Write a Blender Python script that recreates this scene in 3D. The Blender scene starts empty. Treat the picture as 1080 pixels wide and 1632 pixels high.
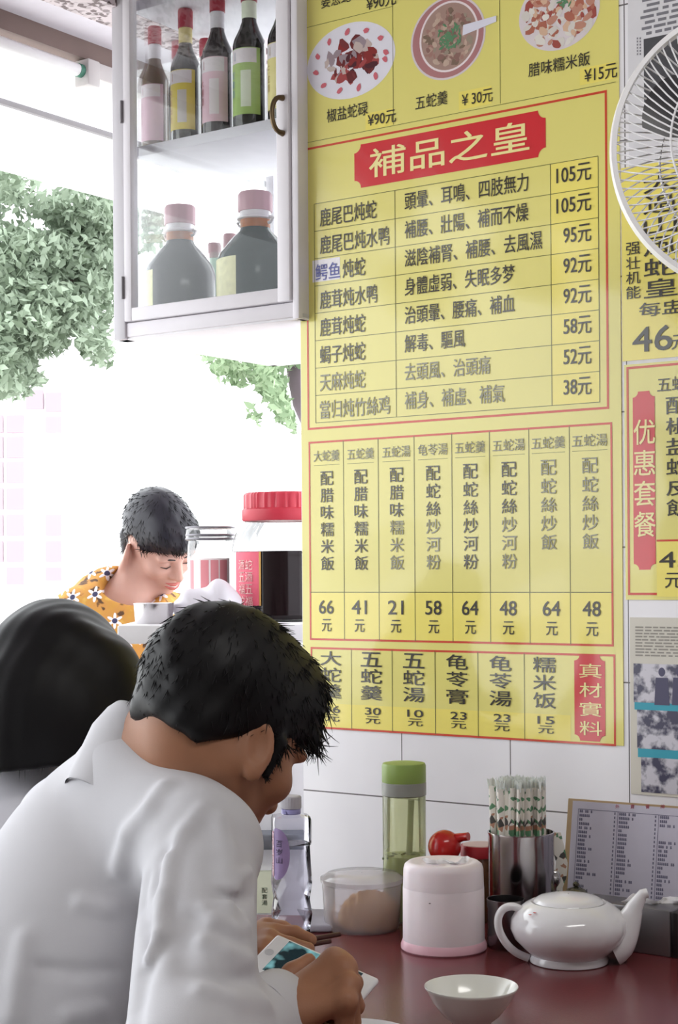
import bpy, bmesh, math, random
import numpy as np
from mathutils import Vector, Matrix

# ------------------------------------------------------------------ camera, world, lights, exposure
SC = bpy.context.scene
COL = SC.collection
FPX, PX0, PY0, ROLL, CAMZ = 2600.0, 540.0, 916.0, 0.007, 1.25
CR, SR_ = math.cos(ROLL), math.sin(ROLL)

cam_data = bpy.data.cameras.new('camera')
cam = bpy.data.objects.new('camera', cam_data)
COL.objects.link(cam)
cam_data.sensor_fit = 'AUTO'
cam_data.sensor_width = 36.0
cam_data.lens = 36.0 * FPX / 1632.0
cam_data.shift_x = 0.0
cam_data.shift_y = (PY0 - 816.0) / 1632.0
cam_data.clip_start = 0.02
cam_data.clip_end = 200
M3 = Matrix(((CR, SR_, 0), (0, 0, -1), (-SR_, CR, 0)))
cam.matrix_world = Matrix.Translation((0, 0, CAMZ)) @ M3.to_4x4()
SC.camera = cam

SC.view_settings.view_transform = 'Standard'
SC.view_settings.look = 'None'
SC.view_settings.gamma = 1.0
SC.view_settings.exposure = 1.15
SC.view_settings.use_curve_mapping = False

world = bpy.data.worlds.new('overcast_sky')
SC.world = world
world.use_nodes = True
wn, wl = world.node_tree.nodes, world.node_tree.links
bg = wn['Background']
bg.inputs['Color'].default_value = (0.94, 0.975, 1.0, 1)
bg.inputs['Strength'].default_value = 1.9


def area_light(name, loc, target, sx, sy, power, color=(1, 1, 1)):
    d = bpy.data.lights.new(name, 'AREA')
    d.shape = 'RECTANGLE'
    d.size, d.size_y, d.energy, d.color = sx, sy, power, color
    o = bpy.data.objects.new(name, d)
    COL.objects.link(o)
    o.location = loc
    v = Vector(target) - Vector(loc)
    o.rotation_euler = v.to_track_quat('-Z', 'Y').to_euler()
    return o


area_light('added_fill_light', (0.55, 0.75, 2.5), (0.25, 1.7, 0.8), 1.2, 0.2, 5, (1.0, 0.98, 0.95))  # unseen fill lamp, added to lift the wall and the table

# ------------------------------------------------------------------ frames: wall frame (s along the wall, t into it)
TH = math.atan2(-0.577, 0.8165)
WX = (math.cos(TH), math.sin(TH))            # along the wall, to the right
QX = (-math.sin(TH), math.cos(TH))           # into the wall
T_WALL = 2.2107


def P(px, py, d):
    u, v = (px - PX0) / FPX, (PY0 - py) / FPX
    return np.array((d * (u * CR + v * SR_), d, CAMZ + d * (-u * SR_ + v * CR)))


def PZ(px, d, z):
    u = (px - PX0) / FPX
    v = ((z - CAMZ) / d + u * SR_) / CR
    return np.array((d * (u * CR + v * SR_), d, z))


def SZ(px, py, t=T_WALL):
    u, v = (px - PX0) / FPX, (PY0 - py) / FPX
    dx, dz = u * CR + v * SR_, -u * SR_ + v * CR
    lam = t / (dx * QX[0] + QX[1])
    return lam * (dx * WX[0] + WX[1]), CAMZ + lam * dz


def W(s, t, z):
    return np.array((s * WX[0] + t * QX[0], s * WX[1] + t * QX[1], z))


# ------------------------------------------------------------------ materials
def lin(c):
    return tuple((x / 12.92 if x <= 0.04045 else ((x + 0.055) / 1.055) ** 2.4) for x in c[:3])


def rgb(h):
    return lin(tuple(int(h[i:i + 2], 16) / 255 for i in (0, 2, 4)))


MATS = {}


def mat(name, col, rough=0.5, spec=0.5, metal=0.0, var=0.06, vscale=30.0, bump=0.0, bscale=200.0, trans=0.0,
        coat=0.0, sss=0.0, emit=None, ior=1.45, alpha=1.0, translucent=0.0):
    if name in MATS:
        return MATS[name]
    m = bpy.data.materials.new(name)
    m.use_nodes = True
    nt = m.node_tree
    b = nt.nodes['Principled BSDF']
    c = rgb(col) if isinstance(col, str) else col
    b.inputs['Roughness'].default_value = rough
    b.inputs['Specular IOR Level'].default_value = spec
    b.inputs['Metallic'].default_value = metal
    b.inputs['IOR'].default_value = ior
    b.inputs['Transmission Weight'].default_value = trans
    b.inputs['Coat Weight'].default_value = coat
    b.inputs['Alpha'].default_value = alpha
    if sss:
        b.inputs['Subsurface Weight'].default_value = sss
        b.inputs['Subsurface Radius'].default_value = (0.012, 0.005, 0.003)
        b.inputs['Subsurface Scale'].default_value = 1.0
    tc = nt.nodes.new('ShaderNodeTexCoord')
    nz = nt.nodes.new('ShaderNodeTexNoise')
    nz.inputs['Scale'].default_value = vscale
    nz.inputs['Detail'].default_value = 3
    nt.links.new(tc.outputs['Object'], nz.inputs['Vector'])
    mx = nt.nodes.new('ShaderNodeMix')
    mx.data_type = 'RGBA'
    nt.links.new(nz.outputs['Fac'], mx.inputs[0])
    mx.inputs[6].default_value = (*[x * (1 - var) for x in c], 1)
    mx.inputs[7].default_value = (*[min(1, x * (1 + var)) for x in c], 1)
    nt.links.new(mx.outputs[2], b.inputs['Base Color'])
    if bump:
        n2 = nt.nodes.new('ShaderNodeTexNoise')
        n2.inputs['Scale'].default_value = bscale
        n2.inputs['Detail'].default_value = 4
        nt.links.new(tc.outputs['Object'], n2.inputs['Vector'])
        bp = nt.nodes.new('ShaderNodeBump')
        bp.inputs['Strength'].default_value = bump
        bp.inputs['Distance'].default_value = 0.003
        nt.links.new(n2.outputs['Fac'], bp.inputs['Height'])
        nt.links.new(bp.outputs['Normal'], b.inputs['Normal'])
    if emit:
        b.inputs['Emission Color'].default_value = (*lin(emit[0]), 1)
        b.inputs['Emission Strength'].default_value = emit[1]
    if translucent:
        tr = nt.nodes.new('ShaderNodeBsdfTranslucent')
        nt.links.new(mx.outputs[2], tr.inputs['Color'])
        ms = nt.nodes.new('ShaderNodeMixShader')
        ms.inputs[0].default_value = translucent
        nt.links.new(b.outputs[0], ms.inputs[1])
        nt.links.new(tr.outputs[0], ms.inputs[2])
        nt.links.new(ms.outputs[0], nt.nodes['Material Output'].inputs['Surface'])
    MATS[name] = m
    return m


def thin_glass(name, tint=(1, 1, 1), refl=1.0, rough=0.02, milky=0.0, milk=(1, 1, 1)):
    if name in MATS:
        return MATS[name]
    m = bpy.data.materials.new(name)
    m.use_nodes = True
    nt = m.node_tree
    nt.nodes.remove(nt.nodes['Principled BSDF'])
    out = nt.nodes['Material Output']
    tr = nt.nodes.new('ShaderNodeBsdfTransparent')
    tr.inputs[0].default_value = (*tint, 1)
    gl = nt.nodes.new('ShaderNodeBsdfGlossy')
    gl.inputs['Roughness'].default_value = rough
    fr = nt.nodes.new('ShaderNodeFresnel')
    fr.inputs[0].default_value = 1.45
    mm = nt.nodes.new('ShaderNodeMath')
    mm.operation = 'MULTIPLY'
    mm.inputs[1].default_value = refl
    nt.links.new(fr.outputs[0], mm.inputs[0])
    mix = nt.nodes.new('ShaderNodeMixShader')
    nt.links.new(mm.outputs[0], mix.inputs[0])
    base = tr.outputs[0]
    if milky:
        df = nt.nodes.new('ShaderNodeBsdfDiffuse')
        df.inputs[0].default_value = (*milk, 1)
        tl = nt.nodes.new('ShaderNodeBsdfTranslucent')
        tl.inputs[0].default_value = (*milk, 1)
        a = nt.nodes.new('ShaderNodeMixShader')
        a.inputs[0].default_value = 0.4
        nt.links.new(df.outputs[0], a.inputs[1])
        nt.links.new(tl.outputs[0], a.inputs[2])
        b2 = nt.nodes.new('ShaderNodeMixShader')
        b2.inputs[0].default_value = milky
        nt.links.new(tr.outputs[0], b2.inputs[1])
        nt.links.new(a.outputs[0], b2.inputs[2])
        base = b2.outputs[0]
    nt.links.new(base, mix.inputs[1])
    nt.links.new(gl.outputs[0], mix.inputs[2])
    nt.links.new(mix.outputs[0], out.inputs['Surface'])
    MATS[name] = m
    return m


# ------------------------------------------------------------------ objects
def tag(o, label=None, cat=None, group=None, kind=None):
    if label:
        o['label'] = label
    if cat:
        o['category'] = cat
    if group:
        o['group'] = group
    if kind:
        o['kind'] = kind
    return o


def empty(name, loc, label=None, cat=None, group=None):
    o = bpy.data.objects.new(name, None)
    o.empty_display_size = 0.05
    COL.objects.link(o)
    o.location = [float(x) for x in loc]
    return tag(o, label, cat, group)


def wloc(o):
    v = np.zeros(3)
    while o is not None:
        v = v + np.array(o.location)
        o = o.parent
    return v


def mesh_obj(name, verts, faces, m, parent=None, origin=None, smooth=True, angle=0.7, mids=None, mats=None):
    verts = np.asarray(verts, dtype=np.float64)
    if parent is not None:
        off = wloc(parent)
    elif origin is not None:
        off = np.asarray(origin, dtype=float)
    else:
        off = np.array((*(0.5 * (verts.min(0) + verts.max(0)))[:2], verts[:, 2].min()))
    me = bpy.data.meshes.new(name)
    me.from_pydata((verts - off).tolist(), [], [list(map(int, f)) for f in faces])
    me.update()
    for mm in (mats if mats else [m]):
        me.materials.append(mm)
    if mids is not None:
        me.polygons.foreach_set('material_index', list(mids))
    if smooth:
        me.polygons.foreach_set('use_smooth', [True] * len(me.polygons))
        try:
            me.set_sharp_from_angle(angle=angle)
        except Exception:
            pass
    o = bpy.data.objects.new(name, me)
    COL.objects.link(o)
    if parent is not None:
        o.parent = parent
    else:
        o.location = off.tolist()
    return o


def copy_tree(o, parent=None):
    c = o.copy()
    COL.objects.link(c)
    if parent is not None:
        c.parent = parent
    for ch in list(o.children):
        copy_tree(ch, c)
    return c


class MB:
    """collects shapes in world coordinates; build() links them as one mesh object"""

    def __init__(self):
        self.v, self.f, self.mi, self.n = [], [], [], 0
        self.cur = 0

    def add(self, verts, faces):
        b = self.n
        verts = [tuple(map(float, x)) for x in verts]
        self.v += verts
        self.n += len(verts)
        self.f += [[i + b for i in f] for f in faces]
        self.mi += [self.cur] * len(faces)
        return self

    def box8(self, pts):
        return self.add(pts, [(0, 3, 2, 1), (4, 5, 6, 7), (0, 1, 5, 4), (1, 2, 6, 5), (2, 3, 7, 6), (3, 0, 4, 7)])

    def box(self, x0, x1, y0, y1, z0, z1, fr=None):
        p = [(x0, y0, z0), (x1, y0, z0), (x1, y1, z0), (x0, y1, z0), (x0, y0, z1), (x1, y0, z1), (x1, y1, z1), (x0, y1, z1)]
        if fr:
            p = [fr(*q) for q in p]
        return self.box8(p)

    def bbox(self, x0, x1, y0, y1, z0, z1, bev=0.003, fr=None, seg=2):
        bm = bmesh.new()
        bmesh.ops.create_cube(bm, size=1.0)
        for v in bm.verts:
            v.co = Vector(((v.co.x + .5) * (x1 - x0) + x0, (v.co.y + .5) * (y1 - y0) + y0, (v.co.z + .5) * (z1 - z0) + z0))
        bmesh.ops.bevel(bm, geom=list(bm.edges), offset=bev, segments=seg, profile=0.5, affect='EDGES')
        bm.verts.index_update()
        vs = [tuple(v.co) for v in bm.verts]
        fs = [[v.index for v in f.verts] for f in bm.faces]
        bm.free()
        if fr:
            vs = [fr(*q) for q in vs]
        return self.add(vs, fs)

    def lathe(self, prof, c=(0, 0, 0), seg=40, fr=None, cap0=True, cap1=True, mod=None):
        vs, fs = [], []
        n = len(prof)
        for i in range(seg):
            a = 2 * math.pi * i / seg
            for (r, z) in prof:
                rr = r * (mod(a, z) if mod else 1)
                p = (rr * math.cos(a), rr * math.sin(a), z)
                vs.append(fr(p) if fr else (c[0] + p[0], c[1] + p[1], c[2] + p[2]))
        for i in range(seg):
            j = (i + 1) % seg
            for k in range(n - 1):
                fs.append((i * n + k, j * n + k, j * n + k + 1, i * n + k + 1))
        if cap0:
            fs.append([i * n for i in range(seg)][::-1])
        if cap1:
            fs.append([i * n + n - 1 for i in range(seg)])
        return self.add(vs, fs)

    def tube(self, pts, rad, seg=10, cap=True, flat=None):
        pts = [np.array(p, float) for p in pts]
        n = len(pts)
        if not hasattr(rad, '__len__'):
            rad = [rad] * n
        vs, fs = [], []
        up = np.array((0.13, 0.21, 0.97))
        t0 = pts[1] - pts[0]
        t0 /= np.linalg.norm(t0) + 1e-9
        a = np.cross(t0, up)
        if np.linalg.norm(a) < 0.1:
            a = np.cross(t0, np.array((1., 0, 0)))
        a /= np.linalg.norm(a)
        for i in range(n):
            t = pts[min(i + 1, n - 1)] - pts[max(i - 1, 0)]
            t /= np.linalg.norm(t) + 1e-9
            a = a - t * np.dot(a, t)
            a /= np.linalg.norm(a) + 1e-9
            b = np.cross(t, a)
            for k in range(seg):
                an = 2 * math.pi * k / seg
                vs.append(pts[i] + rad[i] * (math.cos(an) * a + math.sin(an) * b * (flat or 1)))
        for i in range(n - 1):
            for k in range(seg):
                l = (k + 1) % seg
                fs.append((i * seg + k, i * seg + l, (i + 1) * seg + l, (i + 1) * seg + k))
        if cap:
            fs.append(list(range(seg))[::-1])
            fs.append([(n - 1) * seg + k for k in range(seg)])
        return self.add(vs, fs)

    def poly(self, pts, thick=None):
        """flat polygon, optionally given a thickness vector"""
        n = len(pts)
        pts = [np.array(p, float) for p in pts]
        if thick is None:
            return self.add(pts, [list(range(n))])
        th = np.array(thick, float)
        vs = pts + [p + th for p in pts]
        fs = [list(range(n))[::-1], [n + i for i in range(n)]]
        fs += [(i, (i + 1) % n, n + (i + 1) % n, n + i) for i in range(n)]
        return self.add(vs, fs)

    def build(self, name, m, parent=None, origin=None, smooth=True, angle=0.7, mats=None):
        return mesh_obj(name, self.v, self.f, m, parent, origin, smooth, angle,
                        self.mi if mats else None, mats)


# ------------------------------------------------------------------ signed distance bodies
def v3(p):
    return np.asarray(p, dtype=np.float32)


def s_cap(X, a, b, ra, rb):
    a, b = v3(a), v3(b)
    ab = b - a
    t = np.clip(((X - a) @ ab) / float(ab @ ab), 0, 1)
    d = X - a - t[:, None] * ab
    return np.sqrt((d * d).sum(1)) - (ra + (rb - ra) * t)


def s_ell(X, c, rad, ax=None):
    q = X - v3(c)
    if ax is not None:
        q = q @ np.asarray(ax, dtype=np.float32).T
    r = v3(rad)
    k0 = np.sqrt(((q / r) ** 2).sum(1))
    k1 = np.sqrt(((q / (r * r)) ** 2).sum(1)) + 1e-6
    return k0 * (k0 - 1) / k1


def s_box(X, c, half, ax, rnd):
    q = np.abs((X - v3(c)) @ np.asarray(ax, dtype=np.float32).T) - (v3(half) - rnd)
    return np.sqrt((np.maximum(q, 0) ** 2).sum(1)) + np.minimum(q.max(1), 0) - rnd


def smin(a, b, k):
    h = np.clip(0.5 + 0.5 * (b - a) / k, 0, 1)
    return b + (a - b) * h - k * h * (1 - h)


def smax(a, b, k):
    return -smin(-a, -b, k)


def s_path(X, pts, rads, k=0.01):
    d = None
    for i in range(len(pts) - 1):
        e = s_cap(X, pts[i], pts[i + 1], rads[i], rads[i + 1])
        d = e if d is None else smin(d, e, k)
    return d


def sdf_surface(f, lo, hi, h):
    lo, hi = np.array(lo, float), np.array(hi, float)
    B = 8
    n = (np.ceil((hi - lo) / h / B).astype(int)) * B
    V = np.empty(tuple(n), dtype=np.float32)
    nb = n // B
    bi = np.stack(np.meshgrid(*[np.arange(k) for k in nb], indexing='ij'), -1).reshape(-1, 3)
    cen = (lo + (bi * B + (B - 1) / 2) * h).astype(np.float32)
    dv = np.concatenate([f(c) for c in np.array_split(cen, max(1, len(cen) // 200000))])
    Vb = V.reshape(nb[0], B, nb[1], B, nb[2], B)
    Vb[:] = dv.reshape(nb)[:, None, :, None, :, None]
    act = bi[np.abs(dv) < h * B * 1.5 + 0.012]
    loc = np.stack(np.meshgrid(*[np.arange(B)] * 3, indexing='ij'), -1).reshape(-1, 3)
    for ch in np.array_split(act, max(1, len(act) // 400)):
        idx = (ch[:, None, :] * B + loc[None]).reshape(-1, 3)
        V[idx[:, 0], idx[:, 1], idx[:, 2]] = f((lo + idx * h).astype(np.float32))
    S = V < 0
    cnt = np.zeros(tuple(n - 1), dtype=np.int8)
    for o in [(a, b, c) for a in (0, 1) for b in (0, 1) for c in (0, 1)]:
        cnt += S[o[0]:n[0] - 1 + o[0], o[1]:n[1] - 1 + o[1], o[2]:n[2] - 1 + o[2]]
    cells = np.argwhere((cnt > 0) & (cnt < 8))
    ids = -np.ones(tuple(n - 1), dtype=np.int32)
    ids[cells[:, 0], cells[:, 1], cells[:, 2]] = np.arange(len(cells))
    acc = np.zeros((len(cells), 3))
    num = np.zeros(len(cells))
    corners = [(a, b, c) for a in (0, 1) for b in (0, 1) for c in (0, 1)]
    cv = {o: V[cells[:, 0] + o[0], cells[:, 1] + o[1], cells[:, 2] + o[2]] for o in corners}
    for o in corners:
        for ax in range(3):
            if o[ax] == 0:
                o2 = list(o)
                o2[ax] = 1
                o2 = tuple(o2)
                a, b = cv[o], cv[o2]
                m = (a < 0) != (b < 0)
                t = np.where(m, a / np.where(m, a - b, 1), 0)
                p = np.array(o, float)[None] + t[:, None] * (np.array(o2) - np.array(o))[None]
                acc += p * m[:, None]
                num += m
    verts = lo + (cells + acc / num[:, None]) * h
    faces = []
    for ax in range(3):
        sl0 = [slice(None)] * 3
        sl1 = [slice(None)] * 3
        sl0[ax] = slice(0, n[ax] - 1)
        sl1[ax] = slice(1, n[ax])
        A, Bm = S[tuple(sl0)], S[tuple(sl1)]
        e = np.argwhere(A != Bm)
        a1, a2 = (ax + 1) % 3, (ax + 2) % 3
        e = e[(e[:, a1] > 0) & (e[:, a2] > 0) & (e[:, a1] < n[a1] - 1) & (e[:, a2] < n[a2] - 1)]
        inside = A[e[:, 0], e[:, 1], e[:, 2]]

        def cid(d1, d2):
            c = e.copy()
            c[:, a1] += d1
            c[:, a2] += d2
            return ids[c[:, 0], c[:, 1], c[:, 2]]
        q = np.stack([cid(-1, -1), cid(0, -1), cid(0, 0), cid(-1, 0)], 1)
        q[~inside] = q[~inside][:, ::-1]
        faces.append(q[(q >= 0).all(1)])
    return verts, np.concatenate(faces)


def sdf_obj(name, f, lo, hi, h, m, parent=None, relax=1, **kw):
    v, q = sdf_surface(f, lo, hi, h)
    for _ in range(relax):                          # light smoothing of the grid steps
        s = np.zeros_like(v)
        c = np.zeros(len(v))
        for k in range(4):
            a, b = q[:, k], q[:, (k + 1) % 4]
            np.add.at(s, a, v[b])
            np.add.at(s, b, v[a])
            np.add.at(c, a, 1)
            np.add.at(c, b, 1)
        v = 0.5 * v + 0.5 * s / np.maximum(c, 1)[:, None]
    return mesh_obj(name, v, q, m, parent, angle=3.2, **kw)


def trace(f, px, py, d0=0.6, d1=4.0):
    """first point of a body met by the line of sight through a photo pixel"""
    d = d0
    for _ in range(90):
        e = float(f(v3(P(px, py, d))[None])[0])
        if e < 0.0006:
            return P(px, py, d)
        d += e * 0.8
        if d > d1:
            return None
    return P(px, py, d)


def axes(h, pitch, roll=0.0):
    h = np.array((h[0], h[1], 0.0))
    h /= np.linalg.norm(h)
    z = np.array((0, 0, 1.0))
    f = math.cos(pitch) * h - math.sin(pitch) * z
    u = math.sin(pitch) * h + math.cos(pitch) * z
    r = np.cross(f, u)
    if roll:
        r, u = math.cos(roll) * r + math.sin(roll) * u, -math.sin(roll) * r + math.cos(roll) * u
    return f, r, u


# ------------------------------------------------------------------ lettering
TEXTS = []


def letter(key, body, cx, cy, wdt, hgt, frame, bold=0.012, rot=0.0):
    """queue lettering: centre (cx, cy) and size in the frame's own plane units"""
    TEXTS.append((key, body, cx, cy, wdt, hgt, frame, bold))


def build_letters():
    out = {}
    obs = []
    for (key, body, cx, cy, wdt, hgt, frame, bold) in TEXTS:
        cu = bpy.data.curves.new('lettering', 'FONT')
        cu.body = body
        cu.size = 1.0
        cu.resolution_u = 3
        cu.align_x = 'CENTER'
        cu.space_line = 0.9
        o = bpy.data.objects.new('lettering', cu)
        COL.objects.link(o)
        obs.append(o)
    bpy.context.view_layer.update()
    dg = bpy.context.evaluated_depsgraph_get()
    for o, (key, body, cx, cy, wdt, hgt, frame, bold) in zip(obs, TEXTS):
        me = bpy.data.meshes.new_from_object(o.evaluated_get(dg))
        v = np.array([x.co[:] for x in me.vertices]).reshape(-1, 3)
        if len(v):
            lo, hi = v.min(0), v.max(0)
            x = (v[:, 0] - (lo[0] + hi[0]) / 2) / max(1e-6, hi[0] - lo[0]) * wdt + cx
            y = (v[:, 1] - (lo[1] + hi[1]) / 2) / max(1e-6, hi[1] - lo[1]) * hgt + cy
            mb = out.setdefault(key, MB())
            fs = [list(p.vertices) for p in me.polygons]
            e = 0.3 * bold * hgt / max(1, body.count('\n') + 1)
            for q, (ex, ey) in enumerate(((e, e), (-e, -e), (e, -e), (-e, e))):     # four slightly shifted prints thicken the strokes
                dp = {'c': q * 0.00004} if getattr(frame, 'deep', False) else {}
                mb.add([frame(a + ex, b + ey, **dp) for a, b in zip(x, y)], fs)
        bpy.data.meshes.remove(me)
    for o in obs:
        cu = o.data
        bpy.data.objects.remove(o)
        bpy.data.curves.remove(cu)
    TEXTS.clear()
    return out
# ------------------------------------------------------------------ the setting
def SZz(px, py, z):
    u, v = (px - PX0) / FPX, (PY0 - py) / FPX
    dx, dz = u * CR + v * SR_, -u * SR_ + v * CR
    lam = (z - CAMZ) / dz
    return lam * (dx * WX[0] + WX[1])


def struct(o):
    o['kind'] = 'structure'
    return o


def tile_material():
    m = bpy.data.materials.new('white_wall_tile')
    m.use_nodes = True
    nt = m.node_tree
    L = nt.links
    b = nt.nodes['Principled BSDF']
    b.inputs['Roughness'].default_value = 0.22
    b.inputs['Specular IOR Level'].default_value = 0.35
    g = nt.nodes.new('ShaderNodeNewGeometry')
    vr = nt.nodes.new('ShaderNodeVectorRotate')
    vr.rotation_type = 'Z_AXIS'
    vr.inputs['Angle'].default_value = -TH
    L.new(g.outputs['Position'], vr.inputs['Vector'])
    sp = nt.nodes.new('ShaderNodeSeparateXYZ')
    L.new(vr.outputs[0], sp.inputs[0])

    def line(sock, off, size, wd):
        a = nt.nodes.new('ShaderNodeMath'); a.operation = 'SUBTRACT'; a.inputs[1].default_value = off - size / 2
        L.new(sock, a.inputs[0])
        w = nt.nodes.new('ShaderNodeMath'); w.operation = 'FLOORED_MODULO'; w.inputs[1].default_value = size
        L.new(a.outputs[0], w.inputs[0])
        c = nt.nodes.new('ShaderNodeMath'); c.operation = 'SUBTRACT'; c.inputs[1].default_value = size / 2
        L.new(w.outputs[0], c.inputs[0])
        d = nt.nodes.new('ShaderNodeMath'); d.operation = 'ABSOLUTE'
        L.new(c.outputs[0], d.inputs[0])
        e = nt.nodes.new('ShaderNodeMath'); e.operation = 'LESS_THAN'; e.inputs[1].default_value = wd
        L.new(d.outputs[0], e.inputs[0])
        return e.outputs[0]
    s0 = SZ(640, 1195)[0]
    z0 = SZ(550, 1264.5)[1]
    a = line(sp.outputs['X'], s0, SZ(813, 1210)[0] - s0, 0.0009)
    c = line(sp.outputs['Z'], z0, 0.2, 0.0011)
    mx = nt.nodes.new('ShaderNodeMath'); mx.operation = 'MAXIMUM'
    up = nt.nodes.new('ShaderNodeMath'); up.operation = 'GREATER_THAN'; up.inputs[1].default_value = z0
    L.new(sp.outputs['Z'], up.inputs[0])
    ua = nt.nodes.new('ShaderNodeMath'); ua.operation = 'MULTIPLY'
    L.new(a, ua.inputs[0]); L.new(up.outputs[0], ua.inputs[1])
    L.new(ua.outputs[0], mx.inputs[0]); L.new(c, mx.inputs[1])
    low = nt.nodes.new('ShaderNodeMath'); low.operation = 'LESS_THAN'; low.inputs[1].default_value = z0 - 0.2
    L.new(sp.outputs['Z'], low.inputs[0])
    nz = nt.nodes.new('ShaderNodeTexNoise'); nz.inputs['Scale'].default_value = 9
    L.new(g.outputs['Position'], nz.inputs['Vector'])
    base = nt.nodes.new('ShaderNodeMix'); base.data_type = 'RGBA'
    L.new(nz.outputs['Fac'], base.inputs[0])
    base.inputs[6].default_value = (*rgb('e8e6ec'), 1)
    base.inputs[7].default_value = (*rgb('f5f3f7'), 1)
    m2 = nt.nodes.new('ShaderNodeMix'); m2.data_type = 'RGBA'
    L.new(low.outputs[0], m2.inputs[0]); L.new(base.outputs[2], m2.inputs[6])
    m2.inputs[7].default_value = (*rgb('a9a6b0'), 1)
    m3 = nt.nodes.new('ShaderNodeMix'); m3.data_type = 'RGBA'
    L.new(mx.outputs[0], m3.inputs[0]); L.new(m2.outputs[2], m3.inputs[6])
    m3.inputs[7].default_value = (*rgb('6f6a6c'), 1)
    L.new(m3.outputs[2], b.inputs['Base Color'])
    return m


S_END = SZ(481, 900)[0]
wb = MB()
wb.box(S_END, 0.9, T_WALL, T_WALL + 0.12, 0, 2.55, W)
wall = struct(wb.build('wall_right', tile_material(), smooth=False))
wbk = MB()
wbk.box(-3.2, 1.02, -3.3, -3.18, 0, 2.6, W)
struct(wbk.build('wall_back', mat('back_wall_paint', '8a8581', 0.8), smooth=False))
wbr = MB()
wbr.box(0.9, 1.02, -3.2, T_WALL + 0.12, 0, 2.6, W)
struct(wbr.build('wall_far', mat('far_wall_paint', '7d7874', 0.8), smooth=False))
fb = MB()
fb.box(-2.7, 1.02, -3.3, 3.6, -0.1, 0.0, W)
struct(fb.build('floor', mat('floor_tile', '5c5450', 0.4, vscale=6, var=0.12), smooth=False))
gb = MB()
gb.box(-40, 1.02, -25, 45, -0.2, -0.02, W)
struct(gb.build('ground', mat('pale_concrete', 'dcdad6', 0.85, vscale=2), smooth=False))

# canopy and ceiling over the open shop front, seen at the top left: strips that run into the wall direction
T0, T1 = -3.1, 4.6
sA, sB = SZz(175, 318, 2.25), SZz(175, 212, 2.30)
sC, sD = SZz(175, 130, 2.30), SZz(175, 106, 2.30)
sE, sF = SZz(175, 43, 2.28), SZz(175, 6, 2.28)
aw = MB()
aw.box8([W(sA, T0, 2.25), W(sB, T0, 2.30), W(sB, T1, 2.30), W(sA, T1, 2.25), W(sA, T0, 2.258), W(sB, T0, 2.308), W(sB, T1, 2.308), W(sA, T1, 2.258)])
o = aw.build('awning', mat('white_awning_cloth', 'f4f4f4', 0.8, translucent=0.75), smooth=False)
tag(o, 'bright white awning strip along the open shop front above the tree', 'awning')
c = MB()
c.box(sB + 0.012, sC - 0.002, T0, T1, 2.30, 2.33, W)
struct(c.build('ceiling_soffit', mat('white_soffit_paint', 'eeeaf0', 0.7), smooth=False))
e = MB()
e.box(sB - 0.006, sB + 0.006, T0, T1, 2.288, 2.30, W)
struct(e.build('trim_1', mat('grey_trim_paint', '8d8a8c', 0.6), smooth=False))
c = MB()
c.box(sC, sD, T0, T1, 2.298, 2.47, W)
struct(c.build('beam', mat('brown_beam_paint', '83706a', 0.7), smooth=False))
c = MB()
c.box(sD, sE + 0.02, T0, T1, 2.335, 2.36, W)
struct(c.build('ceiling_panel', mat('lilac_ceiling_paint', 'e4dfe8', 0.7), smooth=False))


def speckle():
    m = bpy.data.materials.new('speckled_stone')
    m.use_nodes = True
    nt = m.node_tree
    b = nt.nodes['Principled BSDF']
    b.inputs['Roughness'].default_value = 0.6
    tc = nt.nodes.new('ShaderNodeTexCoord')
    v = nt.nodes.new('ShaderNodeTexVoronoi')
    v.inputs['Scale'].default_value = 110
    nt.links.new(tc.outputs['Object'], v.inputs['Vector'])
    cr = nt.nodes.new('ShaderNodeValToRGB')
    cr.color_ramp.elements[0].color = (*rgb('6d5a5c'), 1)
    cr.color_ramp.elements[1].color = (*rgb('d9ccd0'), 1)
    cr.color_ramp.elements[0].position = 0.3
    cr.color_ramp.elements[1].position = 0.5
    nt.links.new(v.outputs['Color'], cr.inputs[0])
    nt.links.new(cr.outputs[0], b.inputs['Base Color'])
    return m


c = MB()
c.box(sE, sF, T0, T1, 2.28, 2.56, W)
struct(c.build('trim_2', speckle(), smooth=False))
c = MB()
c.box(sF, 1.02, T0, T_WALL + 0.6, 2.55, 2.6, W)
struct(c.build('ceiling', mat('ceiling_paint', 'a8a4a2', 0.8), smooth=False))

# fluorescent tube batten under the beam
tA, tB = P(-60, 53, 3.4), P(136, 115, 3.4)
zt = 2.272
sT = SZz(100, 103, zt)


def t_at(px, py, z, s):
    u, v = (px - PX0) / FPX, (PY0 - py) / FPX
    dx, dz = u * CR + v * SR_, -u * SR_ + v * CR
    lam = (z - CAMZ) / dz
    return lam * (dx * QX[0] + dx * 0 + QX[1])


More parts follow.
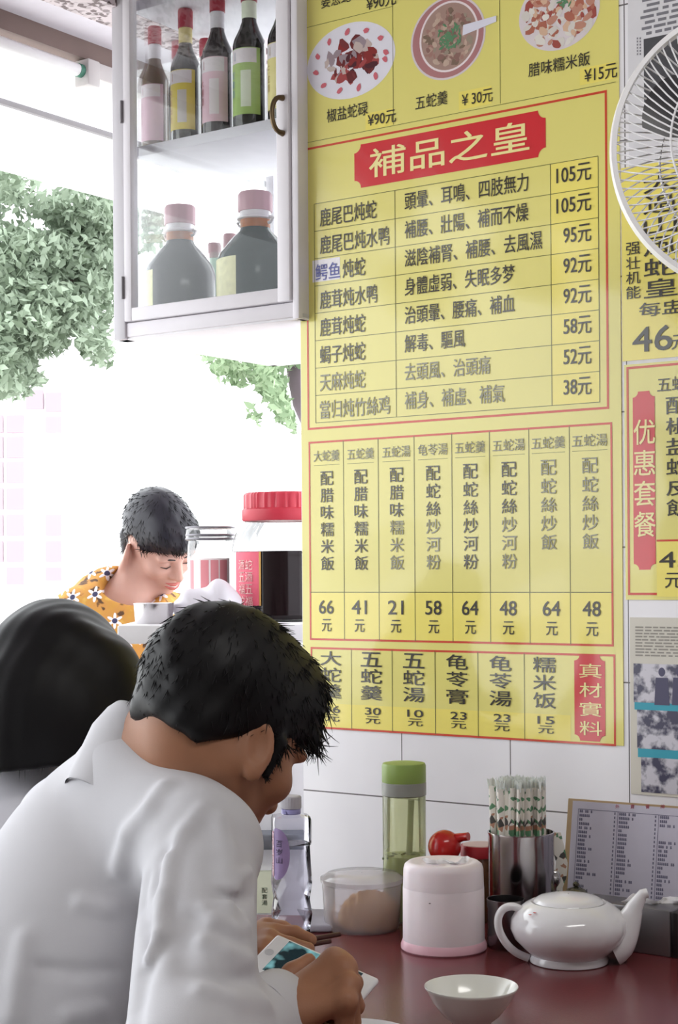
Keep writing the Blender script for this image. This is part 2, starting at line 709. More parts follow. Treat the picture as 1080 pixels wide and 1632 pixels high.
tEnd = t_at(131, 113, zt, sT)
lamp = empty('fluorescent_lamp', W(sT, tEnd - 0.6, 2.25), 'unlit white fluorescent tube in a clip holder under the brown beam', 'lamp')
m_ = MB()
m_.tube([W(sT, tEnd - 1.19, zt), W(sT, tEnd, zt)], 0.0125, 16)
m_.build('tube', mat('white_lamp_tube', 'f0eef0', 0.3), lamp)
m_ = MB()
m_.tube([W(sT, tEnd - 0.012, zt), W(sT, tEnd + 0.004, zt)], 0.0135, 16)
m_.build('end_cap', mat('green_end_cap', '4f8d77', 0.4), lamp)
m_ = MB()
m_.bbox(sT - 0.02, sT + 0.02, tEnd, tEnd + 0.035, zt - 0.03, 2.296, 0.004, W)
m_.build('lamp_holder', mat('pale_plastic', 'cfcac9', 0.4), lamp)
m_ = MB()
m_.bbox(sT - 0.02, sT + 0.02, tEnd - 1.235, tEnd - 1.2, zt - 0.03, 2.296, 0.004, W)
m_.build('lamp_holder', mat('pale_plastic', 'cfcac9', 0.4), lamp)
m_ = MB()
m_.bbox(sT - 0.014, sT + 0.014, tEnd + 0.03, tEnd + 0.5, 2.262, 2.296, 0.003, W)
m_.build('batten', mat('pale_batten', 'dad5d4', 0.5), lamp)

# ------------------------------------------------------------------ posters on the wall
YEL = mat('yellow_poster_film', 'e6dc7e', 0.32, 0.35, vscale=5, var=0.03)
YEL2 = mat('bright_yellow_patch', 'f2e270', 0.32, 0.35, var=0.02)
RED = mat('red_print', 'd2262e', 0.35, 0.35, var=0.03)
REDL = mat('red_rule_print', 'd0442c', 0.4, 0.3, var=0.02)
BLK = mat('black_print', '35302a', 0.45, 0.3, var=0.02)
GLARED = mat('glare_washed_print', '85836f', 0.45, 0.3, var=0.02)  # black print greyed: the glare wash is put into its colour
RULE = mat('olive_rule_print', '6b6834', 0.45, 0.3, var=0.02)
CREAM = mat('cream_print', 'f6e7a0', 0.4, 0.3, var=0.02)
WHT = mat('white_print', 'ece8ee', 0.4, 0.3, var=0.03)


def film(m):
    """a slightly wavy clear laminate over the print"""
    nt = m.node_tree
    b = nt.nodes['Principled BSDF']
    g = nt.nodes.new('ShaderNodeNewGeometry')
    n = nt.nodes.new('ShaderNodeTexNoise')
    n.inputs['Scale'].default_value = 5.0
    n.inputs['Detail'].default_value = 1.0
    nt.links.new(g.outputs['Position'], n.inputs['Vector'])
    bp = nt.nodes.new('ShaderNodeBump')
    bp.inputs['Strength'].default_value = 1.0
    bp.inputs['Distance'].default_value = 0.02
    nt.links.new(n.outputs['Fac'], bp.inputs['Height'])
    b.inputs['Coat Weight'].default_value = 0.75
    b.inputs['Coat Roughness'].default_value = 0.10
    nt.links.new(bp.outputs['Normal'], b.inputs['Coat Normal'])


for m0 in (YEL, YEL2, RED, REDL, BLK, GLARED, RULE, CREAM, WHT):
    film(m0)


def wf(off):
    def f(a, b, c=0.0):
        return W(a, T_WALL - off - c, b)
    f.deep = True
    return f


def rect(mb, s0, s1, z0, z1, off):
    f = wf(off)
    mb.add([f(s0, z0), f(s1, z0), f(s1, z1), f(s0, z1)], [(0, 1, 2, 3)])


def frame_rect(mb, s0, s1, z0, z1, w, off):
    rect(mb, s0 - w / 2, s1 + w / 2, z0 - w / 2, z0 + w / 2, off)
    rect(mb, s0 - w / 2, s1 + w / 2, z1 - w / 2, z1 + w / 2, off)
    rect(mb, s0 - w / 2, s0 + w / 2, z0, z1, off + 0.00002)
    rect(mb, s1 - w / 2, s1 + w / 2, z0, z1, off + 0.00002)


def zz(px, py):
    return SZ(px, py)[1]


def ss(px, py=900):
    return SZ(px, py)[0]


def PXM(px):           # photo pixels to metres on the wall at this column
    u = (px - PX0) / FPX
    return (T_WALL / (u * QX[0] + QX[1])) / FPX


def wtext(key, body, xl, xr, zc, hgt, py, bold=0.012):
    a, b = ss(xl, py), ss(xr, py)
    letter(key, body, (a + b) / 2, zc, b - a, hgt, wf(0.0026), bold)


def notched(s0, s1, z0, z1, r, off):
    f = wf(off)
    pts = []
    for (cx, cz, a0) in ((s0, z0, 90), (s1, z0, 180), (s1, z1, 270), (s0, z1, 0)):
        arc = []
        for k in range(7):
            a = math.radians(a0 - 90 * k / 6)
            arc.append((cx + r * math.cos(a), cz + r * math.sin(a)))
        pts += arc
    # walk the corners in order bottom-left, bottom-right, top-right, top-left
    return [f(*p) for p in pts]


def notched_poly(s0, s1, z0, z1, r, off):
    f = wf(off)
    out = []
    for (cx, cz, a0, a1) in ((s0, z0, 90, 0), (s1, z0, 180, 90), (s1, z1, 270, 180), (s0, z1, 360, 270)):
        for k in range(7):
            a = math.radians(a0 + (a1 - a0) * k / 6)
            out.append(f(cx + r * math.cos(a), cz + r * math.sin(a)))
    return out


def sheet(mb, s0, s1, z0, z1):
    mb.box(s0, s1, T_WALL - 0.0015, T_WALL - 0.0002, z0, z1, W)


# --- the large menu poster
pL, pR = ss(482.5), ss(992)
pB, pT = zz(990, 1188.5), zz(600, -75)
menu = empty('menu_poster', W((pL + pR) / 2, T_WALL, pB), 'large yellow menu poster with dish photos, price tables and a red title', 'poster')
m_ = MB(); sheet(m_, pL, pR, pB, pT); m_.build('sheet', YEL, menu, smooth=False)
red, rule = MB(), MB()


def patch_part(*a):
    mb = MB()
    rect(mb, *a)
    return mb.build('price_patch', YEL2, menu, smooth=False)

# table of tonics
frame_rect(red, ss(493.8), ss(971), zz(494.7, 683.7), zz(493, 237.6), 0.0035, 0.0018)
r_top, r_bot = zz(504.7, 325.1), zz(507, 674)
rh = (r_top - r_bot) / 8
c0, c1, c2, c3 = ss(505.5), ss(634), ss(882), ss(958)
for i in range(9):
    z = r_top - i * rh
    rect(rule, c0, c3, z - 0.0005, z + 0.0005, 0.0019)
for c in (c0, c1, c2, c3):
    rect(rule, c - 0.0006, c + 0.0006, r_bot, r_top, 0.00192)
patch_part(c2, c3, r_bot, r_top, 0.00165)
names = [('鹿尾巴炖蛇', 601), ('鹿尾巴炖水鸭', 621), (None, 0), ('鹿茸炖水鸭', 602), ('鹿茸炖蛇', 583), ('蝎子炖蛇', 583), ('天麻炖蛇', 583), ('當归炖竹絲鸡', 622)]
uses = [('頭暈、耳鳴、四肢無力', 843), ('補腰、壯陽、補而不燥', 843), ('滋陰補腎、補腰、去風濕', 865), ('身體虛弱、失眠多梦', 821), ('治頭暈、腰痛、補血', 821),
        ('解毒、驅風', 742), ('去頭風、治頭痛', 782), ('補身、補虛、補氣', 805)]
prices = ['105元', '105元', '95元', '92元', '92元', '58元', '52元', '38元']
for i in range(8):
    zc = r_top - (i + 0.5) * rh
    py = 340 + 42 * i
    nm, xr = names[i]
    if nm:
        wtext('lettering' if i < 6 else 'faded_lettering', nm, 511, xr, zc - 0.002, rh * 0.66, py)
    else:
        wtext('blue_lettering', '鳄鱼', 504, 543, zc - 0.001, rh * 0.6, py)
        wtext('lettering', '炖蛇', 547, 583, zc - 0.001, rh * 0.66, py)
    t, xr = uses[i]
    wtext('lettering' if i < 6 else 'faded_lettering', t, 646, xr, zc + 0.002, rh * 0.62, py)
    wtext('lettering', prices[i], 888 if i < 2 else 899, 943, zc + 0.003, rh * 0.58, py, 0.02)
# red title
bS0, bS1 = ss(570), ss(875)
bZ1, bZ0 = zz(582, 229.5), zz(583, 298.5)
m_ = MB(); m_.poly(notched_poly(bS0, bS1, bZ0, bZ1, 0.013, 0.002)); ban = m_.build('title_banner', RED, menu, smooth=False)
ban['label'] = 'red notched title banner'
letter('title_lettering', '補品之皇', (ss(594) + ss(849)) / 2, (bZ0 + bZ1) / 2 + 0.001, ss(849) - ss(594), (bZ1 - bZ0) * 0.66, wf(0.0026), 0.03)
# set-meal table
t2t, t2b = zz(495, 705.8), zz(495.5, 1018.5)
frame_rect(red, ss(495), ss(976), t2b, t2t, 0.0032, 0.0018)
pl = zz(700, 944)
xs = [549, 604.4, 661.7, 721.7, 781.7, 844.5, 909]
for x in xs:
    rect(rule, ss(x) - 0.0006, ss(x) + 0.0006, t2b, t2t, 0.0019)
rect(rule, ss(495), ss(976), pl - 0.0007, pl + 0.0007, 0.00192)
patch_part(ss(496.5), ss(975), t2b + 0.002, pl, 0.00165)
heads = ['大蛇羹', '五蛇羹', '五蛇湯', '龟苓湯', '五蛇羹', '五蛇湯', '五蛇羹', '五蛇湯']
meals = ['配腊味糯米飯'] * 3 + ['配蛇絲炒河粉'] * 3 + ['配蛇絲炒飯'] * 2
costs = ['66', '41', '21', '58', '64', '48', '64', '48']
edges = [495] + xs + [976]
cens = [522.5, 576.5, 633.5, 691.5, 751, 812.5, 875.5, 941.5]
numc = [520.5, 573, 631, 691, 749.5, 810, 879, 943]
zh = zz(700, 716)
ztop, zbot = zz(575, 746), zz(577, 911)
for i in range(8):
    k = PXM(cens[i])
    w3 = (edges[i + 1] - edges[i]) * 0.76 * k * 1.22
    letter('faded_lettering', heads[i], ss(cens[i]), zh, w3, 0.0185, wf(0.0026), 0.004)
    rect(rule, ss(cens[i]) - w3 / 2, ss(cens[i]) + w3 / 2, zh - 0.0155, zh - 0.0149, 0.0019)
    n = len(meals[i])
    step = (ztop - zbot) / 6
    for j, ch in enumerate(meals[i]):
        zc = ztop - step * (j + 0.5)
        key = 'faded_lettering' if ((i in (2, 3, 5) and j > 2) or i > 5) else 'lettering'
        letter(key, ch, ss(cens[i]) + 0.0005, zc, 0.0262, step * 0.82, wf(0.0026), 0.012)
    letter('lettering', costs[i], ss(numc[i]), zz(691, 968.5), 0.0295, 0.0225, wf(0.0026), 0.025)
    letter('lettering', '元', ss(numc[i]) + 0.0005, zz(691, 999), 0.0195, 0.0205, wf(0.0026), 0.012)
# price strip at the foot
t3t, t3b = zz(513, 1033), zz(514.7, 1159.6)
frame_rect(red, ss(496), ss(978.5), t3b, t3t, 0.0032, 0.0018)
zp = zz(624, 1126)
x3 = [559.4, 624.4, 692.8, 761, 834.8]
for x in x3:
    rect(rule, ss(x) - 0.0006, ss(x) + 0.0006, t3b, t3t, 0.0019)
patch_part(ss(498), ss(908), t3b + 0.002, zp, 0.00165)
items = [('大蛇羹', '36', 527), ('五蛇羹', '30', 591.5), ('五蛇湯', '10', 659), ('龟苓膏', '23', 728), ('龟苓湯', '23', 797), ('糯米饭', '15', 867)]
for nm, cost, cx in items:
    k = PXM(cx)
    for j, ch in enumerate(nm):
        zc = t3t - 0.0165 - j * 0.0272
        letter('lettering', ch, ss(cx), zc, 33 * k * 1.22, 0.0235, wf(0.0026), 0.02)
    letter('lettering', cost, ss(cx + 2), zp - 0.0092, 25 * k * 1.2, 0.0118, wf(0.0026), 0.03)
    letter('lettering', '元', ss(cx + 2), zp - 0.0235, 23 * k * 1.2, 0.0118, wf(0.0026), 0.014)
m_ = MB(); m_.poly(notched_poly(ss(914.5), ss(963.5), zz(940, 1181), zz(940, 1043.5), 0.009, 0.002))
seal = m_.build('red_seal_banner', RED, menu, smooth=False)
for j, ch in enumerate('真材實料'):
    zc = zz(940, 1069 + j * 30.5)
    letter('seal_lettering', ch, ss(940.5), zc, 0.037, 0.0215, wf(0.0026), 0.008)
# dish photographs along the top
for xa, ya, xb, yb in ((482.5, 47, 632, 8.5), (487, 229, 987, 129.5)):
    z = zz((xa + xb) / 2, (ya + yb) / 2)
    rect(rule, ss(xa), ss(xb), z - 0.0004, z + 0.0004, 0.0019)
for x in (632.5, 803):
    rect(rule, ss(x) - 0.0005, ss(x) + 0.0005, zz(800, 165), pT, 0.0019)
wtext('lettering', '椒盐蛇碌', 522, 587, zz(555, 179), 0.0225, 179, 0.008)
wtext('lettering', '¥90元', 587, 632, zz(609, 189), 0.0205, 189, 0.014)
wtext('lettering', '五蛇羹', 663, 714, zz(688, 160.5), 0.022, 160, 0.008)
wtext('lettering', '¥ 30元', 737, 786, zz(762, 156), 0.0205, 156, 0.012)
wtext('lettering', '腊味糯米飯', 843, 941, zz(892, 103), 0.021, 103, 0.012)
wtext('lettering', '¥15元', 932, 984, zz(958, 117), 0.0215, 117, 0.014)
wtext('lettering', '¥90元', 585, 632, zz(608, 3), 0.021, 3, 0.014)
wtext('lettering', '姜葱蛇', 513, 560, zz(536, -1), 0.021, 3, 0.008)
patch_part(ss(737), ss(789), zz(762, 170), zz(762, 141), 0.00165)
patch_part(ss(588), ss(632), zz(610, 203), zz(610, 176), 0.00165)
patch_part(ss(930), ss(987), zz(958, 130), zz(958, 103), 0.00165)
m_ = MB(); rect(m_, ss(502), ss(546), r_top - 2.86 * rh, r_top - 2.06 * rh, 0.0018)
m_.build('white_correction_patch', WHT, menu, smooth=False)
red.build('red_border', REDL, menu, smooth=False)
rule.build('table_lines', RULE, menu, smooth=False)

rng = random.Random(4)


def disc(mb, s, z, a, b, off, rot=0.0, n=36, wob=0.0):
    f = wf(off)
    pts = []
    for k in range(n):
        t = 2 * math.pi * k / n
        rr = 1 + wob * rng.uniform(-1, 1)
        x, y = a * rr * math.cos(t), b * rr * math.sin(t)
        pts.append(f(s + x * math.cos(rot) - y * math.sin(rot), z + x * math.sin(rot) + y * math.cos(rot)))
    mb.add(pts, [list(range(n))])


def dish(cx, cy, rx, ry, kind):
    s, z = SZ(cx, cy)
    k = PXM(cx)
    a, b = rx * k * 1.22, ry * k
    cols = {'plate': 'e9e6f0', 'rim': 'b9a39c', 'line': 'efe6ea'}
    base = MB()
    pal = {0: ['6b2a2c', '8a2f2e', '50242c', 'a6494a', '9b8a92', 'c4b2ae', '7a3436'],
           1: ['a57d74', '8d6a63', 'b89a8c', 'c2a999', '7f6a5c', '9c8f80'],
           2: ['d9d2cc', 'c08a78', 'b06a58', 'd8b49a', 'e3ddd6', 'a3524a']}[kind]
    disc(base, s, z, a, b, 0.00175, 0.0, 48)
    root = base.build('dish_photo', mat('photo_plate_white_%d' % kind, ['e6e3ee', 'd9ccd0', 'ddd2d6'][kind], 0.4, 0.3), menu, smooth=False)
    if kind == 1:
        r2 = MB(); disc(r2, s, z, a * 0.95, b * 0.95, 0.0018, 0, 48)
        r2.build('bowl_rim_print', mat('photo_bowl_rim', 'b07a7c', 0.4, 0.3), root, smooth=False)
        r2 = MB(); disc(r2, s + 0.002, z + 0.002, a * 0.79, b * 0.85, 0.00182, 0, 48)
        r2.build('bowl_line_print', mat('photo_bowl_line', 'ecdde0', 0.4, 0.3), root, smooth=False)
        r2 = MB(); disc(r2, s + 0.002, z + 0.002, a * 0.74, b * 0.80, 0.00184, 0, 48)
        r2.build('soup_print', mat('photo_soup', 'a88a80', 0.4, 0.3), root, smooth=False)
    mbs = [MB() for _ in pal]
    nbl = (70, 150, 150)[kind]
    for i in range(nbl):
        t, q = rng.uniform(0, 6.28), math.sqrt(rng.random())
        lim = (0.58, 0.66, 0.86)[kind]
        x, y = q * lim * a * math.cos(t), q * lim * b * math.sin(t)
        if kind == 0:
            x, y = x * 1.0, y * 0.85
        sz = rng.uniform(0.05, 0.15 if kind != 1 else 0.1) * a
        disc(mbs[i % len(pal)], s + x, z + y, sz, sz * rng.uniform(0.4, 0.9), 0.0019 + i * 0.000002, rng.uniform(0, 3), 9, 0.25)
    for c, mb in zip(pal, mbs):
        if mb.n:
            mb.build('food_print', mat('photo_food_' + c, c, 0.4, 0.3), root, smooth=False)
    g = MB()
    if kind == 0:
        for t in np.arange(0, 6.28, 0.55):
            disc(g, s + a * 0.80 * math.cos(t), z + b * 0.78 * math.sin(t), 0.0042, 0.006, 0.0024, t + 1, 9, 0.2)
        g.build('chilli_print', mat('photo_chilli', 'cf6a76', 0.4, 0.3), root, smooth=False)
    else:
        for i in range(60):
            t, q = rng.uniform(0, 6.28), rng.random()
            ox = (0.05, 0.15)[kind - 1] * a
            disc(g, s + ox + q * 0.34 * a * math.cos(t), z + (0.0, 0.45)[kind - 1] * b + q * 0.34 * b * math.sin(t), 0.005, 0.0016, 0.0024 + i * 1e-6, rng.uniform(0, 3), 7)
        g.build('herb_print', mat('photo_herb', '5f8a66', 0.4, 0.3), root, smooth=False)
    if kind == 1:
        sp_ = MB()
        f = wf(0.0026)
        sp_.add([f(s + 0.4 * a, z - 0.03 * b), f(s + 1.28 * a, z + 0.12 * b), f(s + 1.28 * a, z + 0.26 * b), f(s + 0.42 * a, z + 0.22 * b)], [(0, 1, 2, 3)])
        sp_.build('spoon_print', mat('photo_spoon', 'e2e0ee', 0.4, 0.3), root, smooth=False)


dish(559, 97, 70, 60, 0)
dish(714, 61, 57, 66, 1)
dish(891, 20, 59, 60, 2)
PARTS = build_letters()
PARTS['lettering'].build('lettering', BLK, menu, smooth=False)
PARTS['faded_lettering'].build('faded_lettering', GLARED, menu, smooth=False)
PARTS['blue_lettering'].build('blue_lettering', mat('blue_print', '6a6fb0', 0.45), menu, smooth=False)
PARTS['title_lettering'].build('title_lettering', CREAM, ban, smooth=False)
PARTS['seal_lettering'].build('seal_lettering', CREAM, seal, smooth=False)

# --- second poster, partly behind the fan
q0, q1 = ss(994.5), ss(994.5) + 0.42
qb, qt = zz(1040, 572), zz(1030, 262)
p2 = empty('snake_soup_poster', W((q0 + q1) / 2, T_WALL, qb), 'yellow price poster reading 46 yuan hung behind the fan', 'poster')
m_ = MB(); sheet(m_, q0, q1, qb, qt); m_.build('sheet', YEL2, p2, smooth=False)
for j, ch in enumerate('强壮机能'):
    letter('lettering', ch, ss(1013), zz(1013, 396 + j * 23.3), 0.0225, 0.0185, wf(0.0026), 0.012)
for j, ch in enumerate('大過山風蛇皇'):
    letter('lettering', ch, ss(1056.5), zz(1056, 291 + j * 33.5), 0.052, 0.0265, wf(0.0026), 0.025)
letter('lettering', '每盅', ss(1057), zz(1057, 491), 0.069, 0.0205, wf(0.0026), 0.02)
letter('lettering', '46', ss(1042.5), zz(1042, 540), 0.062, 0.036, wf(0.0026), 0.035)
letter('lettering', '元', ss(1086), zz(1086, 545), 0.025, 0.021, wf(0.0026), 0.012)
PARTS = build_letters()
PARTS['lettering'].build('lettering', BLK, p2, smooth=False)

# --- third poster: set meals
q0, q1 = ss(997), ss(997) + 0.44
qb, qt = zz(1040, 956), zz(1040, 578)
p3 = empty('set_meal_poster', W((q0 + q1) / 2, T_WALL, qb), 'yellow set meal poster with a tall red banner, right of the large menu', 'poster')
m_ = MB(); sheet(m_, q0, q1, qb, qt); m_.build('sheet', YEL, p3, smooth=False)
m_ = MB(); frame_rect(m_, ss(1002.5), ss(1002.5) + 0.4, zz(1005, 946.5), zz(1001, 587), 0.0035, 0.0018)
m_.build('red_border', REDL, p3, smooth=False)
m_ = MB(); rect(m_, ss(1047), ss(1047) + 0.3, zz(1060, 951), zz(1060, 862), 0.0019); m_.build('price_patch', YEL2, p3, smooth=False)
m_ = MB(); rect(m_, ss(1047), ss(1047) + 0.3, zz(1060, 863), zz(1060, 860), 0.0021)
m_.build('table_lines', REDL, p3, smooth=False)
m_ = MB(); m_.poly(notched_poly(ss(1010.5), ss(1045.5), zz(1028, 908), zz(1028, 623.5), 0.0085, 0.002))
b3 = m_.build('red_banner', RED, p3, smooth=False)
for j, ch in enumerate('优惠套餐'):
    letter('banner_lettering', ch, ss(1029), zz(1029, 688.5 + j * 49), 0.0335, 0.0365, wf(0.0026), 0.022)
letter('lettering', '五蛇羹', ss(1085), zz(1085, 611), 0.068, 0.0215, wf(0.0026), 0.01)
for j, ch in enumerate('配椒盐蛇皮飯'):
    letter('lettering', ch, ss(1083), zz(1083, 646 + j * 32.6), 0.038, 0.0245, wf(0.0026), 0.014)
letter('lettering', '45', ss(1077), zz(1077, 892), 0.05, 0.023, wf(0.0026), 0.025)
letter('lettering', '元', ss(1074), zz(1074, 925), 0.027, 0.022, wf(0.0026), 0.012)
PARTS = build_letters()
PARTS['lettering'].build('lettering', BLK, p3, smooth=False)
PARTS['banner_lettering'].build('banner_lettering', CREAM, b3, smooth=False)

# --- newspaper page at the top and picture page at the foot
q0 = ss(1007)
np_ = empty('newspaper_page', W(q0 + 0.2, T_WALL, zz(1040, 262)), 'white newspaper page taped to the wall behind the top of the fan', 'newspaper')
m_ = MB(); sheet(m_, q0, q0 + 0.4, zz(1030, 262), zz(1030, -70)); m_.build('sheet', mat('newsprint', 'dddbe0', 0.6, 0.3), np_, smooth=False)
m_ = MB()
for i, y in enumerate(range(-40, 52, 9)):
    x = 1026 + (i * 7) % 12
    while x < 1110:
        L_ = rng.uniform(8, 24)
        z = zz(1050, y)
        rect(m_, ss(x), ss(min(1115, x + L_)), z - 0.0021, z + 0.0021, 0.0018)
        x += L_ + rng.uniform(2, 8)
for y in range(62, 92, 5):
    rect(m_, ss(1021), ss(1023), zz(1022, y), zz(1022, y - 3), 0.0018)
    rect(m_, ss(1025.5), ss(1027.5), zz(1026, y), zz(1026, y - 3), 0.0018)
m_.build('news_columns', mat('grey_newsprint_ink', '7c7a82', 0.6), np_, smooth=False)
m_ = MB(); rect(m_, ss(1032), ss(1032) + 0.2, zz(1040, 170), zz(1040, 60), 0.0018)
m_.build('news_picture', mat('dark_news_picture', '4a494e', 0.6, vscale=40, var=0.3), np_, smooth=False)

q0 = ss(1003)
pp = empty('clipping_page', W(q0 + 0.15, T_WALL, zz(1020, 1264)), 'plastic wrapped page of three old black and white photos below the posters', 'clipping')
m_ = MB(); sheet(m_, q0, q0 + 0.36, zz(1020, 1266), zz(1020, 984)); m_.build('sheet', mat('yellowed_page', 'd6d1c6', 0.45), pp, smooth=False)
m_ = MB()
for i, y in enumerate(range(1000, 1050, 5)):
    x = 1012.0
    while x < 1110:
        L_ = rng.uniform(5, 16)
        rect(m_, ss(x), ss(min(1118, x + L_)), zz(1050, y + 1.2), zz(1050, y - 1.2), 0.0019)
        x += L_ + rng.uniform(1, 4)
m_.build('page_text', mat('grey_page_ink', '9b968e', 0.6), pp, smooth=False)


def bw_photo(name, x0, y0, y1, seed):
    m = bpy.data.materials.new(name)
    m.use_nodes = True
    nt = m.node_tree
    b = nt.nodes['Principled BSDF']
    b.inputs['Roughness'].default_value = 0.3
    tc = nt.nodes.new('ShaderNodeTexCoord')
    n = nt.nodes.new('ShaderNodeTexNoise')
    n.noise_dimensions = '4D'
    n.inputs['W'].default_value = seed
    n.inputs['Scale'].default_value = 55
    n.inputs['Detail'].default_value = 4
    nt.links.new(tc.outputs['Object'], n.inputs['Vector'])
    cr = nt.nodes.new('ShaderNodeValToRGB')
    e = cr.color_ramp.elements
    e[0].position, e[1].position = 0.42, 0.56
    e[0].color, e[1].color = (*rgb('46445c'), 1), (*rgb('cfccd6'), 1)
    nt.links.new(n.outputs['Fac'], cr.inputs[0])
    nt.links.new(cr.outputs[0], b.inputs['Base Color'])
    mb = MB()
    f = wf(0.0022)
    s0 = ss(x0)
    mb.add([f(s0, zz(x0 + 30, y1)), f(s0 + 0.3, zz(x0 + 30, y1)), f(s0 + 0.3, zz(x0 + 30, y0)), f(s0, zz(x0 + 30, y0))], [(0, 1, 2, 3)])
    return mb.build('old_photo', m, pp, smooth=False)


bw_photo('old_photo_street', 1009, 1058, 1120, 1.0)
bw_photo('old_photo_shop', 1014, 1132, 1194, 5.0)
bw_photo('old_photo_crowd', 1020, 1208, 1264, 9.0)
m_ = MB()
rect(m_, ss(1010), ss(1010) + 0.3, zz(1045, 1132), zz(1045, 1120), 0.0021)
rect(m_, ss(1015), ss(1015) + 0.3, zz(1045, 1208), zz(1045, 1194), 0.0021)
m_.build('cyan_strip', mat('cyan_print', '3aa2b8', 0.4), pp, smooth=False)
# figures in the first old photo
m_ = MB()
for cx in (1054, 1082):
    disc(m_, ss(cx), zz(cx, 1071), 0.0052, 0.0065, 0.0024)
    f = wf(0.0024)
    k = 0.012
    s_, zt_ = ss(cx), zz(cx, 1080)
    m_.add([f(s_ - k, zt_ - 0.04), f(s_ + k, zt_ - 0.04), f(s_ + k * .8, zt_), f(s_ - k * .8, zt_)], [(0, 1, 2, 3)])
m_.build('photo_figures', mat('photo_figure_ink', '4d4a66', 0.4), pp, smooth=False)

# ------------------------------------------------------------------ hanging glass cabinet
TC = 2.185
GREY = mat('grey_aluminium_paint', 'cfccd2', 0.45, 0.4, vscale=14, var=0.05)
WGREY = mat('white_cabinet_paint', 'e6e2e8', 0.5, 0.4, vscale=12, var=0.06)


def C2(px, py, t=TC):
    return SZ(px, py, t)


cs0, cs1 = C2(183, 547)[0], C2(478.5, 502)[0]
cz0, cz1 = 0.5 * (C2(190, 547)[1] + C2(480, 502.6)[1]), 2.50
CD = 0.47
cab = empty('hanging_cabinet', W((cs0 + cs1) / 2, TC + CD / 2, cz0), 'grey framed glass cabinet of bottles hanging at the open end of the wall', 'cabinet')
dl, dr = C2(202, 515)[0], C2(466, 478)[0]
db = 0.5 * (C2(202, 515.5)[1] + C2(466, 478)[1])
fl = MB()
fl.bbox(cs0, dl - 0.001, TC - 0.004, TC + 0.03, cz0, cz1, 0.003, W)
fl.build('left_post', GREY, cab)
fl = MB(); fl.bbox(dr + 0.002, cs1, TC - 0.004, TC + 0.03, cz0, cz1, 0.003, W); fl.build('right_post', WGREY, cab)
fl = MB(); fl.bbox(dl, dr + 0.002, TC, TC + 0.03, cz0 + 0.004, db - 0.0015, 0.002, W); fl.build('bottom_rail', WGREY, cab)
fl = MB(); fl.bbox(dl, dr, TC, TC + 0.03, cz1 - 0.03, cz1, 0.002, W); fl.build('top_rail', WGREY, cab)
fl = MB(); fl.bbox(cs0, cs1, TC + 0.004, TC + CD, cz0, cz0 + 0.012, 0.002, W); fl.build('bottom_board', mat('white_board', 'f0eef2', 0.6), cab)
fl = MB(); fl.bbox(cs0, cs1, TC + 0.004, TC + CD, cz1, cz1 + 0.012, 0.002, W); fl.build('top_board', WGREY, cab)
fl = MB(); fl.bbox(cs0, cs0 + 0.02, TC + CD - 0.02, TC + CD, cz0, cz1, 0.002, W); fl.build('rear_post', WGREY, cab)
fl = MB(); fl.bbox(cs1 - 0.02, cs1, TC + CD - 0.02, TC + CD, cz0, cz1, 0.002, W); fl.build('rear_post', WGREY, cab)
fl = MB(); fl.bbox(cs1 - 0.012, cs1 - 0.004, TC + 0.03, TC + CD - 0.02, cz0 + 0.012, cz1, 0.001, W); fl.build('right_side_panel', mat('pale_side_panel', 'dcd8e2', 0.5), cab)
PANE = thin_glass('cabinet_pane_glass', (0.97, 0.98, 0.98), 0.28)
fl = MB(); fl.box(cs0 + 0.008, cs0 + 0.012, TC + 0.03, TC + CD - 0.02, cz0 + 0.012, cz1, W); fl.build('side_pane', thin_glass('side_pane_glass', (0.96, 0.97, 0.97), 0.3), cab, smooth=False)
# door
door = MB()
gl, gr = C2(214, 494)[0], C2(446, 456)[0]
gb_ = 0.5 * (C2(216, 494)[1] + C2(446, 457)[1])
door.bbox(dl + 0.001, gl, TC - 0.008, TC + 0.012, db, cz1 - 0.032, 0.002, W)
door.bbox(gr, dr, TC - 0.008, TC + 0.012, db, cz1 - 0.032, 0.002, W)
door.bbox(gl - 0.001, gr + 0.001, TC - 0.0075, TC + 0.0115, db, gb_, 0.002, W)
door.bbox(gl - 0.001, gr + 0.001, TC - 0.0075, TC + 0.0115, cz1 - 0.06, cz1 - 0.032, 0.002, W)
dr_ob = door.build('door', WGREY, cab)
g = MB(); g.box(gl - 0.002, gr + 0.002, TC + 0.001, TC + 0.004, gb_ - 0.002, cz1 - 0.058, W)
g.build('door_pane', PANE, dr_ob, smooth=False)
h0, h1 = C2(455, 158), C2(457, 214)
hb = MB()
pts = []
for k in range(13):
    a = math.pi * k / 12
    z = h0[1] + (h1[1] - h0[1]) * (0.5 - 0.5 * math.cos(a))
    pts.append(W(h0[0] - 0.006 * math.sin(a), TC - 0.008 - 0.022 * math.sin(a) ** 0.6, z))
hb.tube(pts, [0.0055] + [0.0042] * 11 + [0.0055], 10)
hb.build('handle', mat('aged_bronze', '6b5a45', 0.4, metal=0.8), dr_ob)
for i_, py_ in enumerate((120, 400)):
    hg = MB(); z = C2(200, py_ + 60)[1]
    hg.tube([W(dl - 0.0005, TC - 0.009, z - 0.02), W(dl - 0.0005, TC - 0.009, z + 0.02)], 0.003, 8)
    hg.build('hinge', mat('dark_hinge', '7a767a', 0.5, metal=0.6), cab)
